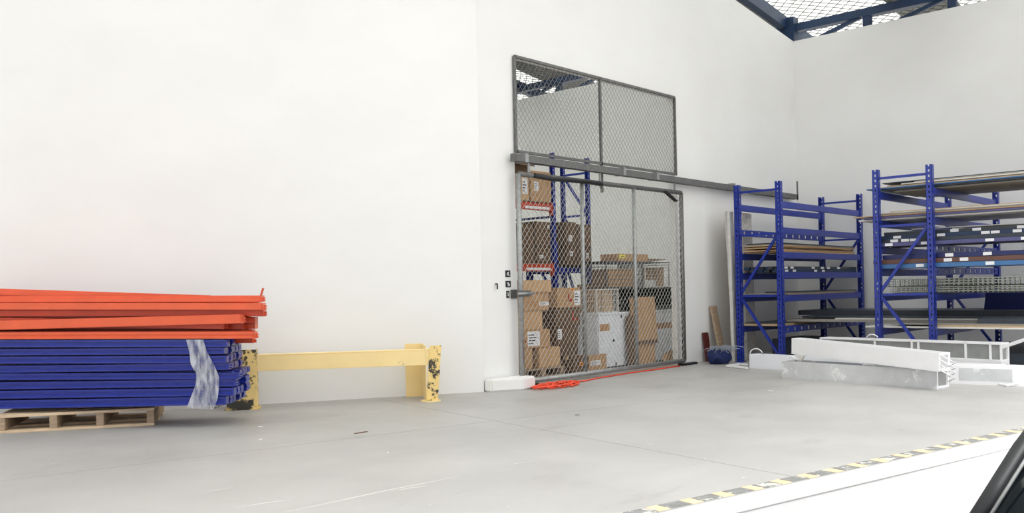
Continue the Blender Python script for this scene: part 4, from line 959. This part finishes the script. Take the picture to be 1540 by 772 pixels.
# level 6: sheets and a big navy panel
z = zr_
board('white sheet edge on the lowest shelf of the loaded rack', 11.705, 12.15, .9, 4.62, top(LV[5]) + .0, .022, M_BWHITE, grp=G2)
board('tan board on the lowest shelf of the loaded rack', 11.71, 12.15, .9, 3.75, top(LV[5]) + .0225, .02, M_BPLY, grp=G2)
board('grey board on the lowest shelf of the loaded rack', 11.72, 12.15, .9, 4.3, top(LV[5]) + .043, .02, M_BGREY, grp=G2)
board('charcoal board on the lowest shelf of the loaded rack', 11.76, 12.15, .9, 3.3, top(LV[5]) + .0635, .06, M_BDARK, grp=G2)
tag(MB().obox((13.3, 1.5, zr_), (.5, 0, 0), (0, 2.15, 0), (.1, 0, .22)).build('navy_panel', M_BNAVY, bevel=.004), 'large navy panel lying on the lowest shelf of the loaded rack', 'panel')
board('dark long box on the floor under the loaded rack', 11.95, 14.2, 1.0, 4.3, 0, .22, M_BDARK, name='floor_crate', cat='crate')

# ================================================================== WHITE METAL CASES ON THE FLOOR (mostly along y)
def case(label, a, b_, wd, ht, m, open_end=True, tilt=(0, 0), inner=None, panel=None, frame_ends=True, top_open=True, grp='white metal cases on the floor', recess=False):
    """open channel case from point a to b_ (near face bottom edge, left to right in the photo), wd deep away from camera"""
    a, b_ = Vector(a), Vector(b_); d = (b_ - a); L_ = d.length; d.normalize(); n = Vector((d.y, -d.x, 0)) ; n = Vector((-d.y, d.x, 0)).normalized()
    if n.dot(FW) < 0: n = -n
    u = d.cross(n).normalized()
    if u.z < 0: u = -u
    t_ = thing('metal_case', label, 'metal case', a.lerp(b_, .5), grp)
    def bx(s0, s1, v0, v1, h0, h1): return MB().obox(a + d * s0 + n * v0 + u * h0, d * (s1 - s0), n * (v1 - v0), u * (h1 - h0))
    bx(0, L_, 0, wd, 0, .012).build('bottom', m, t_)
    if recess:
        bx(.02, L_ - .02, .02, .026, .012, ht).build('front_side', M_GREYM, t_)
        for s in recess: bx(s, s + .022, 0, .02, .012, ht).build('rib', M_WHITE, t_, bevel=.002)
        bx(0, L_, 0, .022, 0.012, .03).build('front_lip', M_WHITE, t_, bevel=.002); bx(0, L_, 0, .022, ht - .02, ht).build('front_rim', M_WHITE, t_, bevel=.002)
    else: bx(0, L_, 0, .012, .012, ht).build('front_side', m, t_, bevel=.003)
    bx(0, L_, wd - .012, wd, .012, ht).build('back_side', m, t_, bevel=.003)
    for s0 in (0, L_ - .02):
        bx(s0, s0 + .02, 0.013, .03, .013, ht - .001).build('end_frame', M_WHITE, t_); bx(s0, s0 + .02, wd - .03, wd - .013, .013, ht - .001).build('end_frame', M_WHITE, t_)
        bx(s0, s0 + .02, .03, wd - .03, ht - .02, ht).build('end_frame', M_WHITE, t_); bx(s0, s0 + .02, .03, wd - .03, .013, .03).build('end_frame', M_WHITE, t_)
    if inner: bx(L_ - .03, L_ - .021, .03, wd - .03, .03, ht - .02).build('end_panel', M_GREYM, t_)
    if panel:
        (s0, s1, h0, h1) = panel; bx(s0, s1, -.003, 0, h0, h1).build('cover_panel', M_SCUFF if m is not M_SCUFF else M_GREYM, t_)
    return t_, a, d, n, u, L_
def hoop(parent, p, d, u, w_, h_, r=.008, name='wire_handle'):
    pts = [p + d * (w_ * (.5 - .5 * math.cos(math.pi * k / 8))) + u * (h_ * math.sin(math.pi * k / 8)) for k in range(9)]
    MB().path(pts, r, 6).build(name, M_WHITE, parent, smooth=True)
aL, aR = onz(1176, 569), onz(1409, 586.5)
tA, a, d, n, u, L_ = case('scuffed silver case lying at the front of the floor', aL, aR, .26, .20, M_SCUFF, inner=True)
hoop(tA, a + d * 1.02 + n * .02 + u * .20, d, u, .14, .02); hoop(tA, a + d * .0 + n * .10 + u * .20, d, u, .12, .05)
hA_ = .247
# tilted white case on top of it: left end up on the back cases, right end down
dA, nA = d.copy(), n.copy()
bl = onz(1190, 532.5, .275); brr = onz(1412, 559.5, .201)
tB, a, d, n, u, L_ = case('smooth white case propped at a slant on the silver one', bl, brr, .17, .185, M_WHITE)
MB().plate([a + d * .06 + u * -.002, a + d * .22 + u * -.002, a + d * .17 - u * .068], .02).build('corner_bracket', M_BWHITE, tB)
for k in range(4):
    p0_ = a + d * L_ + u * (.165 - k * .05) + n * .02
    MB().path([p0_, p0_ + d * .06 - u * .03 + n * .02, p0_ + d * .13 - u * .07 + n * .05, p0_ + d * .05 - u * .11 + n * .06], .007, 6).build('wire_bracket', M_WHITE, tB, smooth=True)
# left white case
lL = onz(1127, 554); lR = onz(1127, 554) + dA * 1.6
tC, a, d, n, u, L_ = case('clean white case at the left end of the floor pile', lL, lR, .18, .185, M_WHITE2)
hoop(tC, a + u * .185 + n * .02, d, u, .20, .075)
fl = thing('folded_stand', 'flat white folded stand lying on the floor by the blue sack', 'stand', a)
A1, A2, A3, A4 = onz(1093, 553), onz(1109, 550), onz(1124, 551), onz(1124, 556)
for s_, e_ in ((A1, A2), (A2, A3), (A1, A4), (A2.lerp(A3, .3), A1.lerp(A4, .35))): MB().bar(s_ + UP * .02, e_ + UP * .02, .025, .025).build('frame_bar', M_WHITE, fl, bevel=.003)
# grey recessed case behind
gR = onz(1506, 546, .19); gL = gR - (dA + Vector((.0, 0, 0))).normalized() * 2.25
sg = Vector((0, 0, .19))
case('plain white case hidden under the grey backed one', gL - sg, gR - sg, .2, .188, M_WHITE)
tD, a, d, n, u, L_ = case('grey backed white framed case behind the slanting one', gL, gR, .2, .215, M_WHITE, recess=(.0, .75, 1.22, 1.30, 1.85, 2.12), inner=True)
hoop(tD, a + d * .6 + n * .1 + u * .215, d, u, .15, .05)
# right front white case running out of the picture
rL, rR = onz(1424, 577, .0), onz(1424, 577, .0) + (onz(1540, 581.5) - onz(1424, 577)).normalized() * 2.0
tE, a, d, n, u, L_ = case('long white case at the right edge of the floor pile', rL, rR, .24, .20, M_WHITE, panel=(.12, .62, .04, .17))
MB().path([a + d * .50 - n * .02 + u * .02, a + d * .58 - n * .10 + u * .012, a + d * .66 - n * .02 + u * .03], .012, 6).build('wire_bracket', M_WHITE, tE)
# loose white bar resting on the grey case, running up to the right
p, q = onz(1506, 523, .41), onz(1540, 511.5, .50)
q = p + (q - p) * 1.6
tag(MB().bar(p, q, .03, .03).build('metal_bar', M_WHITE, bevel=.004), 'loose white bar sloping up from the end of the grey case', 'bar')

# ================================================================== litter on the floor
for i, (px, py, s_, m, lb) in enumerate([(535, 653, .06, M_RUST, 'thin brown splinter on the bare floor'), (585, 682, .015, M_LABEL, 'white paper crumb on the bare floor'), (395, 642, .018, M_LABEL, 'white crumb on the floor near the yellow rail'), (394, 661, .016, M_LABEL, 'white flake on the floor below the yellow rail'), (1155, 588, .03, M_LABEL, 'pale scrap on the floor before the silver case'), (865, 625, .02, M_INK, 'dark speck on the floor in front of the gate')]):
    c = onz(px, py); a = i * 1.1
    tag(MB().obox(c, (s_ * 2 * math.cos(a), s_ * 2 * math.sin(a), 0), (-s_ * .4 * math.sin(a), s_ * .4 * math.cos(a), 0), (0, 0, .004)).build('litter_scrap', m), lb, 'litter')

# ================================================================== BLACK CAR AT THE DOCK (lower right corner)
cb = CAM + ray(1466, 772) * 3.3          # foot of the dock side pillar
cf = -ED; cn = EN                         # car points along the dock; cn is towards the dock
car = thing('car', 'black car parked below the loading dock at the lower right', 'car', (cb.x + 1.2, cb.y - .8, GZ))
def cp(u_, v_, z): return Vector((cb.x, cb.y, 0)) + cf * u_ + cn * v_ + UP * z   # u forward from the pillar foot, v towards the dock from the pillar foot
z0 = cb.z
RISE = math.tan(math.radians(44))
roof_z = .70; ur = -(roof_z - z0) / RISE
W = 1.42                                  # glass house width at the pillar foot
# lower body as lofted side profile
secs = []
prof = [(1.35, GZ + .28), (1.42, GZ + .55), (1.30, GZ + .82), (.9, GZ + .92), (0.1, z0 - .03), (-2.75, z0 - .02), (-3.0, GZ + .8), (-3.02, GZ + .35), (-2.9, GZ + .26)]
b = MB(); n_ = len(prof)
for v in (.06, .12, -W - .12, -W - .06):
    ins = 0 if v in (.12, -W - .12) else .04
    secs.append([cp(u_, v, z) for u_, z in prof])
allv = [p for s_ in (secs[1], secs[2]) for p in s_]
b.add(allv, [tuple(range(n_)), tuple(range(2 * n_ - 1, n_ - 1, -1))] + [(i, n_ + i, n_ + (i + 1) % n_, (i + 1) % n_) for i in range(n_)])
b.build('body', M_CARP, car, bevel=.05, smooth=True)
tw = .14                                  # tumblehome
T = lambda u_, v_, z: cp(u_, v_, z)
A0, A1 = T(0, 0, z0 - .04), T(ur, -tw, roof_z); B0, B1 = T(0, -W, z0 - .04), T(ur, -W + tw, roof_z)
C1, D1 = T(-1.9, -tw, roof_z - .02), T(-1.9, -W + tw, roof_z - .02); C0, D0 = T(-2.5, 0, z0 - .04), T(-2.5, -W, z0 - .04)
Am, Bm = A0.lerp(A1, .5) + cf * .015 + UP * .015, B0.lerp(B1, .5) + cf * .015 + UP * .015
def pillar(p, m_, q, nm, w_=.07, h_=.055): MB().path([p, p.lerp(m_, .5) * 1.0, m_, m_.lerp(q, .5), q], w_ / 2, 10).build(nm, M_CART, car, smooth=True)
pillar(A0, Am, A1, 'pillar'); pillar(B0, Bm, B1, 'pillar'); pillar(C0, C0.lerp(C1, .5), C1, 'pillar', .1); pillar(D0, D0.lerp(D1, .5), D1, 'pillar', .1)
inn = cf * -.0
for nm, ps in (('windscreen', (A0, B0, B1, A1)), ('rear_window', (D0, C0, C1, D1)), ('side_window', (C0, A0, A1, C1)), ('side_window', (B0, D0, D1, B1))):
    MB().plate(ps, .006).build(nm, M_GLASS, car)
MB().path([A0 + cf * .03 - cn * .05 + UP * .012, Am + cf * .03 - cn * .05 + UP * .012, A1 + cf * .03 - cn * .05 + UP * .012], .007, 6).build('trim_strip', M_GALV, car, smooth=True)
b = MB().plate([A1 + UP * .03, B1 + UP * .03, D1 + UP * .03, C1 + UP * .03], .04); b.build('roof', M_CARP, car, bevel=.015)
for u_ in (.75, -2.1):
    for v in (.02, -W - .02 + 0):
        wv = 1 if v > -.5 else -1
        c = cp(u_, v + .1 * wv, GZ + .32); wl = MB().tube(c - cn * .11, c + cn * .11, .32, 24).build('wheel', M_TYRE, car, bevel=.02); BASE[wl.name] = BASE[car.name]
        MB().tube(c - cn * .112, c + cn * .112, .2, 16).build('rim', M_GALV, wl)
